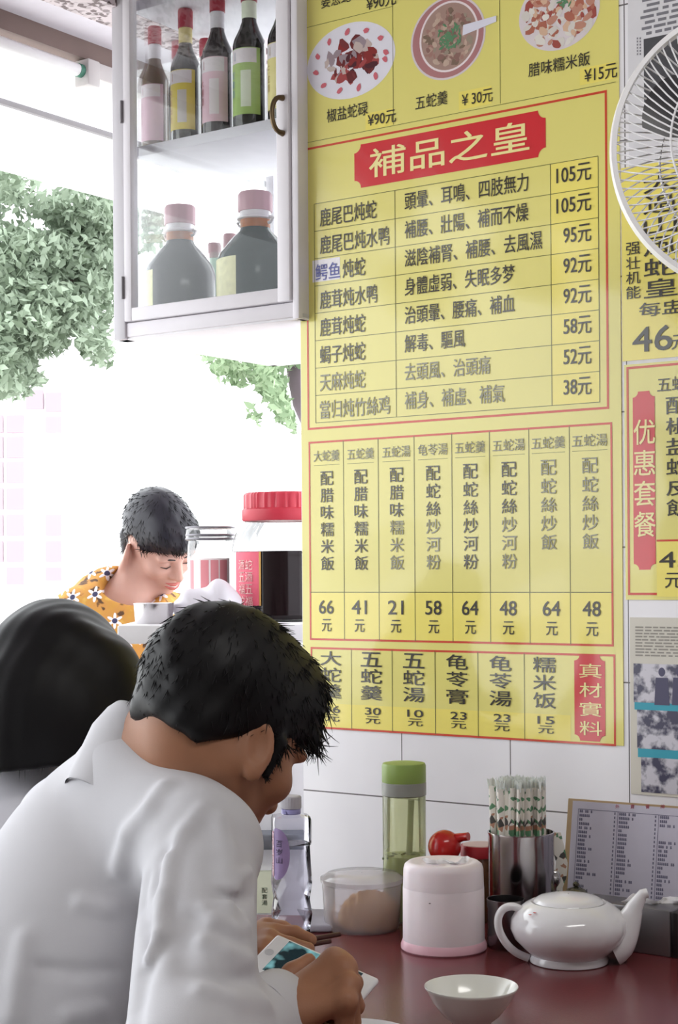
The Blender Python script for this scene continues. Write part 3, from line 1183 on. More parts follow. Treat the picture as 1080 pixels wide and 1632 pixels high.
# shelves
TS = TC + 0.035
s1a, s1b = C2(213, 236, TS), C2(441, 186, TS)
shz = 0.5 * (s1a[1] + s1b[1])
sh = MB(); sh.bbox(cs0 + 0.014, cs1 - 0.014, TS, TS + 0.26, shz - 0.019, shz, 0.0015, W)
shelf1 = sh.build('shelf', mat('grey_white_shelf', 'dddbe2', 0.5), cab)
s2z = C2(215, 16, TS)[1] - 0.003
sh = MB(); sh.bbox(cs0 + 0.014, cs1 - 0.014, TS + 0.0, TS + 0.26, s2z, s2z + 0.019, 0.0015, W)
sh.build('shelf', MATS['grey_white_shelf'], cab)

# ------------------------------------------------------------------ bottles in the cabinet
DARKL = mat('dark_bottle_liquid', '2a2a28', 0.12, 0.6, var=0.1)
REDCAP = mat('red_bottle_cap', 'a81e38', 0.35)


def label_mesh(mb, c, r, z0, z1, a0, a1, n=18):
    """a curved paper label on a cylinder; angle 0 faces the camera along -t"""
    vs, fs = [], []
    for k in range(n + 1):
        a = a0 + (a1 - a0) * k / n
        for z in (z0, z1):
            vs.append(W(c[0] + r * math.sin(a), c[1] - r * math.cos(a), z))
    for k in range(n):
        fs.append((2 * k, 2 * k + 2, 2 * k + 3, 2 * k + 1))
    mb.add(vs, fs)


def curved(c, r, a0, z0):
    return lambda x, y: W(c[0] + r * math.sin(a0 + x / r), c[1] - r * math.cos(a0 + x / r), z0 + y)


def wine_bottle(s, t, z, r, hgt, label, cat_group, lab_col, body_col='2c3028', writing=None, wcol='b04a4a', cap='a81e38',
                panel=None, neck='d8d4da', body_z=0.56, name='wine_bottle'):
    c = (s, t)
    o_ = empty(name, W(s, t, z), label, 'bottle', cat_group)
    base = W(s, t, 0)
    b = MB()
    hz = hgt
    prof = [(r * 0.9, z), (r, z + 0.004), (r, z + hz * body_z), (r * 0.93, z + hz * (body_z + .04)), (r * 0.62, z + hz * (body_z + .115)),
            (r * 0.46, z + hz * (body_z + .165)), (r * 0.42, z + hz * (body_z + .22)), (r * 0.40, z + hz * 0.955), (r * 0.44, z + hz * 0.958), (r * 0.44, z + hz * 0.97)]
    b.lathe(prof, base, 36)
    b.build('bottle_body', mat('bottle_glass_' + body_col, body_col, 0.08, 0.7, var=0.08, coat=0.5), o_)
    b = MB()
    b.lathe([(r * 0.47, z + hz * 0.86), (r * 0.5, z + hz * 0.862), (r * 0.5, z + hz * 0.985), (r * 0.45, z + hz)], base, 28)
    b.build('cap', mat('cap_' + cap, cap, 0.35), o_)
    if neck:
        b = MB()
        b.lathe([(r * 0.447, z + hz * 0.745), (r * 0.452, z + hz * 0.748), (r * 0.452, z + hz * 0.855), (r * 0.447, z + hz * 0.858)], base, 28)
        b.build('neck_label', mat('neck_label_' + neck, neck, 0.5), o_)
    if lab_col:
        b = MB()
        label_mesh(b, c, r * 1.008, z + hz * 0.09, z + hz * 0.53, -1.35, 1.35)
        lb = b.build('label', mat('label_' + lab_col, lab_col, 0.5), o_)
        b = MB()
        label_mesh(b, c, r * 1.012, z + hz * 0.43, z + hz * 0.525, -1.1, 1.1)
        b.build('label_band', mat('label_band', 'e8e0e4', 0.5), lb)
        if panel:
            b = MB(); label_mesh(b, c, r * 1.013, z + hz * 0.14, z + hz * 0.38, 0.12, 0.75, 8)
            b.build('label_panel', mat('label_panel_' + panel, panel, 0.5), lb)
        if writing:
            n = len(writing)
            for j, ch in enumerate(writing):
                zc = hz * (0.36 - 0.062 * j)
                letter('w', ch, 0, zc, r * 0.34, hz * 0.05, curved(c, r * 1.016, -0.55, z), 0.01)
            letter('w', '口', 0, hz * 0.477, r * 0.5, hz * 0.06, curved(c, r * 1.016, -0.55, z), 0.0)
            d = build_letters()
            d['w'].build('label_lettering', mat('label_ink_' + wcol, wcol, 0.5), lb, smooth=False)
    return o_


GB = 'wine bottles on the upper cabinet shelf'
tb = TS + 0.045


def s_px(px, py, t):
    return SZ(px, py, t)[0]


bh = 0.262
wine_bottle(s_px(247, 150, tb + .02), tb + .02, shz, 0.0255, 0.238, 'brown bottle with a pink label, leftmost on the cabinet shelf', GB, 'd9b3c3', '6b5a4a', '五蛇酒', 'a65a70', 'a01a34', None)
wine_bottle(s_px(296, 150, tb), tb, shz, 0.0275, 0.246, 'dark green bottle with a yellow and white label between two pink-labelled bottles', GB, 'e3cf5c', '23291f', '五蛇田七', 'b8654a', 'a81e38', 'cfcac4', 'e0d08a')
wine_bottle(s_px(347, 140, tb), tb, shz, 0.0283, 0.262, 'black bottle with a pink label beside the green-labelled one', GB, 'e2bfcb', '1e1c1e', '大補酒', 'a8394c', '97182f', 'e9dfe2')
wine_bottle(s_px(397.5, 130, tb), tb, shz, 0.0295, 0.266, 'black bottle with a bright green label on the cabinet shelf', GB, 'a8c474', '1d211e', '蛇膽酒', '6a8fae', '97182f', 'dfe6cf', 'dfe6cf')
wine_bottle(s_px(452, 120, tb + .005), tb + .005, shz, 0.0280, 0.262, 'bottle with a pale yellow label half hidden behind the door frame', GB, 'efe29a', '222021', '三蛇酒', 'b58a3a', 'a01a34', None, 'e4dfe4')
wine_bottle(s_px(284, 100, tb + .13), tb + .13, shz, 0.0255, 0.25, 'bottle at the back of the shelf, only its red cap showing left of centre', GB, None, '2c3028', neck=None)
wine_bottle(s_px(328, 100, tb + .13), tb + .13, shz, 0.0255, 0.238, 'bottle at the back of the shelf, red cap showing beside the pink-labelled black bottle', GB, None, '2c3028', neck=None)


def big_jug(s, t, z, r, hgt, label, glass_col, lab_a, lab_col):
    o_ = empty('wine_jug', W(s, t, z), label, 'jug', 'big wine jugs in the lower cabinet')
    base = W(s, t, 0)
    b = MB()
    b.lathe([(r * .93, z), (r, z + .008), (r, z + hgt * .48), (r * .93, z + hgt * .55), (r * .62, z + hgt * .66), (r * .42, z + hgt * .715), (r * .385, z + hgt * .74)], base, 48)
    b.build('jug_body', mat('jug_glass_' + glass_col, glass_col, 0.12, 0.2, var=0.15), o_)
    b = MB()
    b.lathe([(r * .385, z + hgt * .74), (r * .385, z + hgt * .80)], base, 40)
    b.build('amber_neck', mat('amber_glass', 'c9742e', 0.15, 0.6, var=0.3, vscale=60, translucent=0.5), o_)
    b = MB()
    b.lathe([(r * .385, z + hgt * .80), (r * .47, z + hgt * .805), (r * .47, z + hgt * .818), (r * .40, z + hgt * .825), (r * .40, z + hgt * .86)], base, 40)
    b.build('neck_ring', mat('clear_neck_plastic', 'd6d0d4', 0.2, 0.5), o_)
    for sg in (-1, 1):
        b = MB()
        b.tube([W(s + sg * r * .46, t, z + hgt * .812), W(s + sg * r * .58, t, z + hgt * .80), W(s + sg * r * .52, t, z + hgt * .775), W(s + sg * r * .42, t, z + hgt * .77)], 0.0028, 8)
        b.build('ring_handle', mat('clear_neck_plastic', 'd6d0d4', 0.2, 0.5), o_)
    b = MB()
    b.lathe([(r * .43, z + hgt * .86), (r * .44, z + hgt * .865), (r * .44, z + hgt * .985), (r * .40, z + hgt)], base, 48, mod=lambda a, zz_: 1 + 0.015 * math.cos(36 * a))
    b.build('cap', mat('dusty_pink_cap', 'b98e98', 0.5), o_)
    b = MB(); label_mesh(b, (s, t), r * 1.008, z + hgt * .12, z + hgt * .50, lab_a[0], lab_a[1])
    b.build('label', mat('jug_label_' + lab_col, lab_col, 0.5, var=0.25, vscale=90), o_)
    return o_


tj = TC + 0.14
zb_ = cz0 + 0.012
big_jug(s_px(287, 400, tj), tj, zb_, 0.0665, 0.252, 'squat dark wine jug with a dusty pink cap, left in the lower cabinet', '2c2730', (-1.2, -0.15), 'd8d6a0')
big_jug(s_px(407, 400, tj - .02), tj - .02, zb_, 0.0700, 0.246, 'squat dark green wine jug right in the lower cabinet by the hinge post', '1c2a2a', (-1.0, 0.15), 'd6d2a4')
for px, py, lab, hh in ((341, 338, 'small green bottle with a brown red cap between the two wine jugs, the shorter', 0.215), (366, 328, 'small green bottle with a brown red cap between the two wine jugs, the taller', 0.228)):
    tq = TC + 0.30
    wine_bottle(s_px(px, py, tq), tq, zb_, 0.027, hh, lab, 'small bottles in the lower cabinet', None, '9db8a4', cap='8e5a62', neck=None, name='small_bottle')

# ------------------------------------------------------------------ street: pale building, trees
PINK = mat('pink_window_glass', 'a08a95', 0.4, 0.4, vscale=0.8, var=0.12)
bld = empty('pale_building', P(40, 945, 15.0), 'pale building far across the street with columns of pink window panes', 'building')
BW = mat('white_building_paint', 'f2f0f2', 0.7)
bx0, bx1 = P(-170, 900, 15)[0], P(112, 900, 15)[0]
m_ = MB(); m_.box(bx0, bx1, 15.0, 17.0, 0, 3.25); m_.build('facade', BW, bld, smooth=False)
m_ = MB(); m_.bbox(bx0 - 0.15, bx1 + 0.12, 14.85, 17.1, 3.25, 3.4, 0.02); m_.build('roof_slab', BW, bld)


def pane_col(x0, x1, rows):
    m_ = MB()
    for (y0, y1) in rows:
        a, b = P(x0, y1, 14.98), P(x1, y0, 14.98)
        m_.box(a[0], b[0], 14.96, 15.01, a[2], b[2])
    m_.build('window', PINK, bld, smooth=False)


pane_col(11, 38, [(662, 690), (696, 730), (736, 770), (778, 812), (820, 854), (862, 896), (904, 932)])
pane_col(-22, 5, [(662, 690), (696, 730), (736, 770), (778, 812), (820, 854), (862, 896)])
pane_col(73, 98, [(626, 656), (664, 690), (820, 854), (862, 896), (904, 926)])
pane_col(42, 69, [(622, 652)])

LEAFA = mat('green_leaf', '7f8c7a', 0.6, 0.3, vscale=7, var=0.4, translucent=0.35)


def leafy(m, dark, light):
    """every leaf its own shade of green"""
    nt = m.node_tree
    g = nt.nodes.new('ShaderNodeNewGeometry')
    mx = nt.nodes.new('ShaderNodeMix'); mx.data_type = 'RGBA'
    nt.links.new(g.outputs['Random Per Island'], mx.inputs[0])
    mx.inputs[6].default_value = (*rgb(dark), 1)
    mx.inputs[7].default_value = (*rgb(light), 1)
    nt.links.new(mx.outputs[2], nt.nodes['Principled BSDF'].inputs['Base Color'])
    for n in nt.nodes:
        if n.bl_idname == 'ShaderNodeBsdfTranslucent':
            nt.links.new(mx.outputs[2], n.inputs['Color'])
    return m


leafy(LEAFA, '66745f', 'aab8a4')
BARK = mat('grey_brown_bark', '6f625f', 0.9, 0.2, bump=0.4, bscale=40)


def foliage(parent, blobs, nper, size, seed, m):
    rg = np.random.RandomState(seed)
    V, F = [], []
    for (px, py, rx, ry, d, dens) in blobs:
        c = P(px, py, d)
        k = d / FPX
        n = int(nper * dens * rx * ry / 900)
        for _ in range(n):
            q = rg.normal(size=3)
            q *= (rg.rand() ** 0.45) / np.linalg.norm(q)
            p = c + q * np.array((rx * k, 0.45, ry * k))
            a = rg.normal(size=3); a /= np.linalg.norm(a)
            b = np.cross(a, rg.normal(size=3)); b /= np.linalg.norm(b)
            s = size * rg.uniform(0.6, 1.25)
            i = len(V)
            V += [p - a * s, p + b * s * 0.42 + a * 0.1 * s, p + a * s, p - b * s * 0.42 + a * 0.1 * s]
            F += [(i, i + 1, i + 2), (i, i + 2, i + 3)]
    ob = mesh_obj('foliage', V, F, m, parent, smooth=False)
    ob['kind'] = 'stuff'
    return ob


def branch(mb, pts, r0, r1):
    n = len(pts)
    mb.tube(pts, [r0 + (r1 - r0) * i / (n - 1) for i in range(n)], 9)


tree = empty('street_tree', PZ(-110, 7.6, 0), 'leafy green tree across the street seen under the awning', 'tree')
blobs = [(20, 300, 40, 34, 7.0, .55), (140, 350, 70, 45, 7.6, 1), (40, 420, 75, 60, 7.3, 1), (120, 430, 70, 60, 7.6, 1), (60, 490, 80, 50, 7.3, 1),
         (150, 400, 50, 60, 7.8, 1), (20, 540, 50, 50, 7.2, 1), (10, 590, 38, 45, 7.1, 1), (70, 530, 36, 32, 7.2, .9), (140, 505, 34, 30, 7.6, .8),
         (152, 550, 24, 30, 7.5, .9), (40, 588, 16, 22, 7.2, .7), (-60, 450, 60, 150, 7.4, 1), (-80, 300, 90, 80, 7.4, .8), (215, 340, 60, 60, 8, .8), (230, 260, 90, 60, 8, .8), (165, 470, 24, 24, 7.6, .8), (90, 350, 26, 26, 7.5, .4)]
foliage(tree, blobs, 430, 0.030, 3, LEAFA)
m_ = MB()
branch(m_, [PZ(-110, 7.6, 0), P(-105, 800, 7.6), P(-80, 620, 7.6), P(-40, 500, 7.6)], 0.19, 0.12)
m_.build('trunk', BARK, tree)
for pts in ([P(-50, 540, 7.6), P(0, 500, 7.5), P(70, 460, 7.5), P(160, 430, 7.7)], [P(-60, 570, 7.6), P(-10, 560, 7.4), P(30, 500, 7.3), P(50, 440, 7.3)]):
    m_ = MB(); branch(m_, pts, 0.07, 0.025); m_.build('branch', BARK, tree)
tree2 = empty('trunk_tree', PZ(464, 6.2, 0), 'tree with a thick dark trunk showing below the glass cabinet beside the wall', 'tree')
blobs = [(350, 586, 14, 12, 5.9, .8), (375, 590, 22, 14, 5.9, 1), (410, 592, 24, 14, 5.9, 1), (432, 610, 26, 24, 5.9, 1), (440, 635, 18, 24, 5.9, .9), (452, 660, 14, 14, 5.9, .9),
         (406, 662, 9, 7, 5.9, .7), (330, 575, 8, 8, 5.9, .6), (420, 555, 60, 26, 6.0, .9), (470, 540, 50, 50, 6.1, .9), (462, 672, 10, 8, 5.9, .8)]
foliage(tree2, blobs, 480, 0.024, 7, leafy(mat('light_green_leaf', '869a7c', 0.6, 0.3, vscale=9, var=0.3, translucent=0.35), '6f8464', 'a8bb9a'))
m_ = MB()
branch(m_, [PZ(590, 6.2, 0), P(548, 800, 6.2), P(511, 690, 6.2), P(488, 640, 6.2), P(479, 600, 6.2), P(470, 540, 6.2), P(455, 420, 6.2)], 0.062, 0.045)
m_.build('trunk', mat('purple_grey_bark', '7d6f78', 0.9, 0.2, bump=0.4, bscale=40), tree2)

# ------------------------------------------------------------------ serving cart behind the wall end
CW = mat('white_cart_panel', 'f1eff2', 0.45)
dS = 2.85
zS = 1.25 - (996 - 918) / FPX * dS
cart = empty('serving_cart', (0.0, dS + 0.2, 0), 'white serving cart with a raised shelf behind the two diners', 'cart')
xa = P(187, 1000, dS)[0]
xb = 0.02
m_ = MB(); m_.bbox(xa, xb, dS, dS + 0.40, zS - 0.033, zS, 0.003); m_.build('shelf', CW, cart)
xc = P(233, 1040, dS + .03)[0]
m_ = MB(); m_.bbox(xc, xb, dS + 0.03, dS + 0.05, 0.93, zS - 0.04, 0.002); m_.build('upper_panel', CW, cart)
m_ = MB(); m_.bbox(xc - 0.01, xb, dS + 0.025, dS + 0.36, 0.58, 0.80, 0.003); m_.build('body_panel', CW, cart)
m_ = MB(); m_.bbox(xc - 0.02, xb, dS - 0.02, dS + 0.36, P(420, 1352, dS)[2], P(420, 1326, dS)[2], 0.004); m_.build('steel_ledge', mat('grey_steel_ledge', '8f939c', 0.35, metal=0.6), cart)
m_ = MB(); m_.bbox(xc - 0.02, xb, dS + 0.02, dS + 0.36, 0.80, 0.93, 0.003); m_.build('middle_panel', CW, cart)
m_ = MB(); m_.bbox(xc, xb, dS + 0.04, dS + 0.36, 0.0, 0.58, 0.004); m_.build('base', mat('dark_purple_base', '6a5560', 0.6), cart)
m_ = MB()
a, b = P(409, 1458, dS), P(433, 1391, dS)
m_.bbox(a[0] - 0.08, b[0] + 0.004, dS + 0.012, dS + 0.0245, a[2], b[2], 0.001)
pn = m_.build('paper_notice', mat('pale_green_paper', 'e9edd2', 0.6), cart)
fr_ = lambda x, y: (x, dS + 0.0115, y)
for j, ch in enumerate('配套湯'):
    p = P(421, 1421 + 10 * j, dS)
    letter('g', ch, p[0], p[2], 0.010, 0.009, fr_, 0.01)
build_letters()['g'].build('notice_lettering', mat('green_ink', '7fbf92', 0.5), pn, smooth=False)

GLASSC = thin_glass('clear_jar_glass', (0.95, 0.95, 0.95), 0.8, 0.03)
# big ribbed jar with a red lid
dJ = 3.06
jx = PZ(455, dJ, zS)
jar = empty('wine_jar', jx, 'big ribbed glass jar of dark wine with a red screw lid', 'jar')
k = dJ / FPX
R = 83 * k
jz = lambda y: P(440, y, dJ)[2]
m_ = MB()
m_.lathe([(R, jz(879)), (R, jz(872)), (R * .985, jz(862)), (R * .93, jz(848)), (R * .78, jz(834)), (R * .74, jz(828))], (jx[0], jx[1], 0), 96, mod=lambda a, z: 1 + 0.012 * math.cos(32 * a), cap0=False, cap1=False)
m_.build('jar_glass', GLASSC, jar)
m_ = MB()
m_.lathe([(R * .9, zS + .004), (R * .995, zS + .012), (R * .995, jz(879))], (jx[0], jx[1], 0), 64)
m_.build('dark_wine', mat('dark_wine', '1c1214', 0.1, 0.5), jar)
m_ = MB()
m_.lathe([(R * .80, jz(831)), (R * .82, jz(829)), (R * .82, jz(813)), (R * .79, jz(811)), (R * .79, jz(790)), (R * .75, jz(786))], (jx[0], jx[1], 0), 120, mod=lambda a, z: 1 + (0.012 * (1 if math.sin(60 * a) > 0 else -1) if z > jz(812) else 0))
m_.build('lid', mat('red_jar_lid', 'c03646', 0.4), jar)


def cyl_label(mb, c, r, z0, z1, a0, a1, n=16):
    vs, fs = [], []
    for q in range(n + 1):
        a = a0 + (a1 - a0) * q / n
        for z in (z0, z1):
            vs.append((c[0] + r * math.sin(a), c[1] - r * math.cos(a), z))
    for q in range(n):
        fs.append((2 * q, 2 * q + 2, 2 * q + 3, 2 * q + 1))
    mb.add(vs, fs)


m_ = MB(); cyl_label(m_, jx, R * 1.016, zS + .03, jz(880), -1.15, -0.45)
jl = m_.build('label', mat('red_pink_label', 'd9586e', 0.5, vscale=60), jar)
m_ = MB(); cyl_label(m_, jx, R * 1.02, zS + .03, jz(880), -0.47, -0.43, 2); m_.build('label_edge', mat('gold_label_edge', 'c99a4e', 0.5), jl)
m_ = MB(); cyl_label(m_, jx, R * 1.018, zS + .03, jz(880), -1.5, -1.12, 8); m_.build('pale_label_side', mat('pale_pink_label', 'f3dfe2', 0.5), jl)
for row in range(4):
    for col in range(2):
        a = -0.70 - 0.2 * col
        fr_ = lambda x, y, a=a: (jx[0] + R * 1.026 * math.sin(a + x / R), jx[1] - R * 1.026 * math.cos(a + x / R), y)
        letter('g', '蛇酒五福'[(row + col) % 4], 0, jz(900 + 19 * row), 0.018, 0.018, fr_, 0.01)
build_letters()['g'].build('label_lettering', mat('pale_label_ink', 'f4c9c4', 0.5), jl, smooth=False)

# clear jar with a wire rim and glass lid
dK = 3.12
kx = PZ(336, dK, zS)
jar2 = empty('clear_jar', kx, 'clear glass jar with a pink striped label beside the red-lidded jar', 'jar')
k2 = dK / FPX
R2 = 37 * k2
z2 = lambda y: P(336, y, dK)[2]
m_ = MB()
m_.lathe([(R2 * .95, zS), (R2, zS + .008), (R2 * 1.0, z2(892)), (R2 * .98, z2(872)), (R2 * .93, z2(860)), (R2 * .93, z2(852))], (kx[0], kx[1], 0), 48, cap1=False)
m_.build('jar_glass', GLASSC, jar2)
m_ = MB()
m_.lathe([(R2 * 1.0, z2(862)), (R2 * 1.06, z2(860)), (R2 * 1.06, z2(852)), (R2 * 1.03, z2(844)), (R2 * .9, z2(840))], (kx[0], kx[1], 0), 48)
m_.build('glass_lid', GLASSC, jar2)
m_ = MB()
for y in (841, 853, 859):
    m_.lathe([(R2 * 1.07, z2(y) - .0018), (R2 * 1.085, z2(y)), (R2 * 1.07, z2(y) + .0018)], (kx[0], kx[1], 0), 48, cap0=False, cap1=False)
m_.build('wire_rim', mat('grey_wire', '86848a', 0.4, metal=0.5), jar2)
m_ = MB()
for a0, a1 in ((-0.95, -0.72), (-0.35, 0.0), (0.08, 0.42), (0.48, 0.85)):
    cyl_label(m_, kx, R2 * 1.012, zS + .02, z2(893), a0, a1, 6)
m_.build('label', mat('pink_stripe_label', 'dd8f96', 0.5), jar2)
m_ = MB(); cyl_label(m_, kx, R2 * 1.008, zS + .01, z2(890), -1.1, 1.0, 12); m_.build('label_paper', mat('jar_label_paper', 'f0e4e4', 0.5), jar2)

# steel cup, bag and tub on the cart shelf
dU = 2.93
ux = PZ(245, dU, zS)
cup = empty('steel_cup', ux, 'small stainless steel cup at the front edge of the cart shelf', 'cup')
STEEL = mat('brushed_steel', 'c9c6c8', 0.18, metal=1.0, var=0.04)
ru = 32 * dU / FPX
m_ = MB()
hu = P(245, 961, dU)[2] - zS
m_.lathe([(0.001, zS), (ru * .9, zS), (ru * .93, zS + .003), (ru, zS + hu - .002), (ru * 1.03, zS + hu), (ru * .97, zS + hu - .001), (ru * .9, zS + .005), (.001, zS + .005)], (ux[0], ux[1], 0), 40, cap0=False, cap1=False)
m_.build('cup_body', STEEL, cup)
bag = MB()
bx_ = PZ(330, 2.96, zS)
rg = np.random.RandomState(5)


def bagf(X):
    d = s_ell(X, bx_ + np.array((0, 0, .03)), (.058, .045, .036))
    d = smin(d, s_ell(X, bx_ + np.array((.026, 0, .046)), (.028, .026, .028)), .02)
    d = d + 0.006 * np.sin(90 * X[:, 0] + 40 * X[:, 2]) * np.sin(70 * X[:, 2] - 50 * X[:, 1])
    return smax(d, zS + 0.001 - X[:, 2], 0.003)


sb = sdf_obj('plastic_bag', bagf, bx_ - .12, bx_ + np.array((.12, .12, .12)), .005, mat('white_plastic_film', 'ebe8ee', 0.3, 0.5, translucent=0.3))
tag(sb, 'crumpled white plastic bag on the cart shelf behind the steel cup', 'bag')

# ------------------------------------------------------------------ the table
ZT = 0.75
A_, B_ = PZ(395, 2.405, 0)[:2], PZ(1084, 2.344, 0)[:2]
tcen = (0.35, 1.6, 0)
table = empty('dining_table', tcen, 'dark red laminate dining table against the tiled wall', 'table')
TABM = mat('dark_red_laminate', '6f3437', 0.2, 0.5, vscale=25, var=0.16, bump=0.04, bscale=300)


def table_top():
    cs = [(-0.135, 0.95), (0.62, 0.95), (0.66, 2.02), (B_[0], B_[1]), (A_[0], A_[1])]
    mb = MB()
    mb.poly([(x, y, ZT - 0.028) for x, y in cs], (0, 0, 0.028))
    return mb


table_top().build('table_top', TABM, table, smooth=False)
m_ = MB()
cs = [(-0.135, 0.95), (0.62, 0.95), (0.66, 2.02), (B_[0], B_[1]), (A_[0], A_[1])]
for i in range(5):
    a, b = cs[i], cs[(i + 1) % 5]
    ex = np.array((b[0] - a[0], b[1] - a[1], 0.0)); ex /= np.linalg.norm(ex)
    nn = np.array((ex[1], -ex[0], 0)) * 0.002
    m_.box8([(a[0], a[1], ZT - .03), (b[0], b[1], ZT - .03), (b[0] + nn[0], b[1] + nn[1], ZT - .03), (a[0] + nn[0], a[1] + nn[1], ZT - .03),
             (a[0], a[1], ZT - .001), (b[0], b[1], ZT - .001), (b[0] + nn[0], b[1] + nn[1], ZT - .001), (a[0] + nn[0], a[1] + nn[1], ZT - .001)])
m_.build('edge_band', mat('steel_edge_band', '8a8486', 0.35, metal=0.8), table, smooth=False)
for (x, y) in ((0.05, 1.05), (0.55, 1.05), (0.55, 2.0), (0.05, 2.1)):
    m_ = MB(); m_.tube([(x, y, 0.0), (x, y, ZT - 0.028)], 0.018, 14); m_.build('leg', mat('grey_steel_leg', '77757a', 0.4, metal=0.7), table)


def on_table(name, px, d, label, cat, group=None):
    p = PZ(px, d, ZT)
    return empty(name, p, label, cat, group), p


def zpx(px, py, d):
    return P(px, py, d)[2]


# teapot -----------------------------------------------------------
PORC = mat('white_porcelain', 'ecebef', 0.12, 0.55, var=0.01, coat=0.3)
pot, c = on_table('teapot', 906, 2.10, 'round white porcelain teapot with its spout to the right on the table', 'teapot')
k = 2.10 / FPX
zc = lambda y: P(906, y, 2.10)[2]
H = zc(1436) - ZT
m_ = MB()
prof = [(0.001, ZT), (40 * k, ZT), (62 * k, ZT + .001), (63 * k, ZT + .005), (60 * k, ZT + .010), (70 * k, ZT + .017), (86 * k, ZT + .030), (92.5 * k, ZT + .043),
        (91 * k, ZT + .055), (82 * k, ZT + .066), (68 * k, ZT + .0745), (60 * k, ZT + .0775), (57 * k, ZT + .0765)]
m_.lathe(prof, (c[0], c[1], 0), 72, cap0=False)
m_.build('pot_body', PORC, pot)
m_ = MB()
m_.lathe([(56 * k, ZT + .0772), (54 * k, ZT + .080), (46 * k, ZT + .0835), (30 * k, ZT + .0862), (14 * k, ZT + .0872), (.001, ZT + .0875)], (c[0], c[1], 0), 64, cap1=False)
lid_ = m_.build('pot_lid', PORC, pot)
# spout: from the lower right of the belly up to the tip
sx = np.array((1.0, -0.10, 0.0)); sx /= np.linalg.norm(sx)
pts, rr = [], []
for t in np.linspace(0, 1, 16):
    x = (66 + 46 * t ** 0.75) * k * 1.0 + max(0, t - .8) * 0.02
    z = ZT + 0.024 + 0.064 * t ** 1.25 + 0.0
    pts.append((c[0] + sx[0] * x, c[1] + sx[1] * x, z))
    rr.append(0.0225 * (1 - t) ** 1.1 + 0.0068)
pts.append((pts[-1][0] + .006, pts[-1][1], pts[-1][2] + .0015)); rr.append(.0062)
m_ = MB(); m_.tube(pts, rr, 22); m_.build('spout', PORC, pot, angle=1.2)
hp = [P(x, y, 2.10) for x, y in ((840, 1466), (832, 1452), (818, 1445), (803, 1448), (794, 1462), (795, 1482), (806, 1503), (822, 1518), (842, 1527))]
hh = []
for i in range(len(hp) - 1):
    for t in np.linspace(0, 1, 5)[:-1]:
        p0, p1, p2, p3 = hp[max(0, i - 1)], hp[i], hp[i + 1], hp[min(len(hp) - 1, i + 2)]
        hh.append(0.5 * ((2 * p1) + (-p0 + p2) * t + (2 * p0 - 5 * p1 + 4 * p2 - p3) * t * t + (-p0 + 3 * p1 - 3 * p2 + p3) * t ** 3))
hh.append(hp[-1])
m_ = MB(); m_.tube(hh, 0.0052, 14); m_.build('handle', PORC, pot, angle=1.2)
m_ = MB()
for (x, y) in ((846, 1447), (853, 1444), (860, 1446)):
    p = P(x, y, 2.05); m_.lathe([(0.0012, 0), (0.0025, .0005), (.001, .001)], (p[0], c[1] - 0.040, zc(y) - .0005), 8)
m_.build('red_floral_mark', mat('pink_red_glaze', 'cf6a70', 0.2), pot)

# small bowl -------------------------------------------------------
bowl, c = on_table('rice_bowl', 751, 1.80, 'small empty cream white bowl at the front of the table', 'bowl')
k = 1.80 / FPX
zr = ZT + 0.0455
m_ = MB()
m_.lathe([(.001, ZT + .003), (24 * k, ZT + .003), (25 * k, ZT), (29 * k, ZT), (30 * k, ZT + .005), (46 * k, ZT + .014), (62 * k, ZT + .028), (72 * k, zr - .004), (75 * k, zr - .001), (74.5 * k, zr), (72.5 * k, zr - .001),
          (60 * k, ZT + .030), (44 * k, ZT + .017), (26 * k, ZT + .009), (.001, ZT + .0075)], (c[0], c[1], 0), 72, cap0=False, cap1=False)
m_.build('bowl_body', mat('cream_porcelain', 'ecece6', 0.15, 0.5, var=0.01, coat=0.3), bowl, angle=1.0)

# napkin holder ----------------------------------------------------
nap, c = on_table('napkin_holder', 707, 2.18, 'white round plastic napkin holder with a pink foot, in front of the red ball', 'napkin holder')
k = 2.18 / FPX
zt_ = P(707, 1372, 2.18)[2]
m_ = MB()
m_.lathe([(66 * k, ZT), (68.5 * k, ZT + .002), (68.5 * k, ZT + .006), (66 * k, ZT + .012), (65.2 * k, ZT + .013)], (c[0], c[1], 0), 64, cap1=False)
m_.build('pink_foot', mat('pale_pink_plastic', 'e7b9c6', 0.35, 0.4), nap)
m_ = MB()
zs_ = P(707, 1412, 2.18)[2]
m_.lathe([(65.2 * k, ZT + .012), (64.8 * k, zs_ - .001), (64.2 * k, zs_)], (c[0], c[1], 0), 64, cap1=False)
m_.build('holder_body', mat('white_pink_plastic', 'eadfe4', 0.35, 0.4, sss=0.1), nap)
m_ = MB()
m_.lathe([(64.5 * k, zs_), (63.6 * k, zt_ - .010), (61.5 * k, zt_ - .004), (56 * k, zt_ - .0005), (48 * k, zt_), (40 * k, zt_ - .003), (34 * k, zt_ - .004), (.001, zt_ - .004)], (c[0], c[1], 0), 64, cap0=False, cap1=False,
         mod=lambda a, z: 1)
m_.build('domed_cover', mat('white_pink_plastic', 'eadfe4'), nap)
m_ = MB()
fx = P(685, 1442, 2.12)
m_.lathe([(.0004, 0), (.0016, .0004), (.001, .001)], (fx[0], c[1] - 65 * k, fx[2]), 8)
m_.build('speck', mat('dark_speck', '4a3f3c', 0.7), nap)
TIS = mat('white_tissue', 'f4f2f4', 0.8, translucent=0.2)


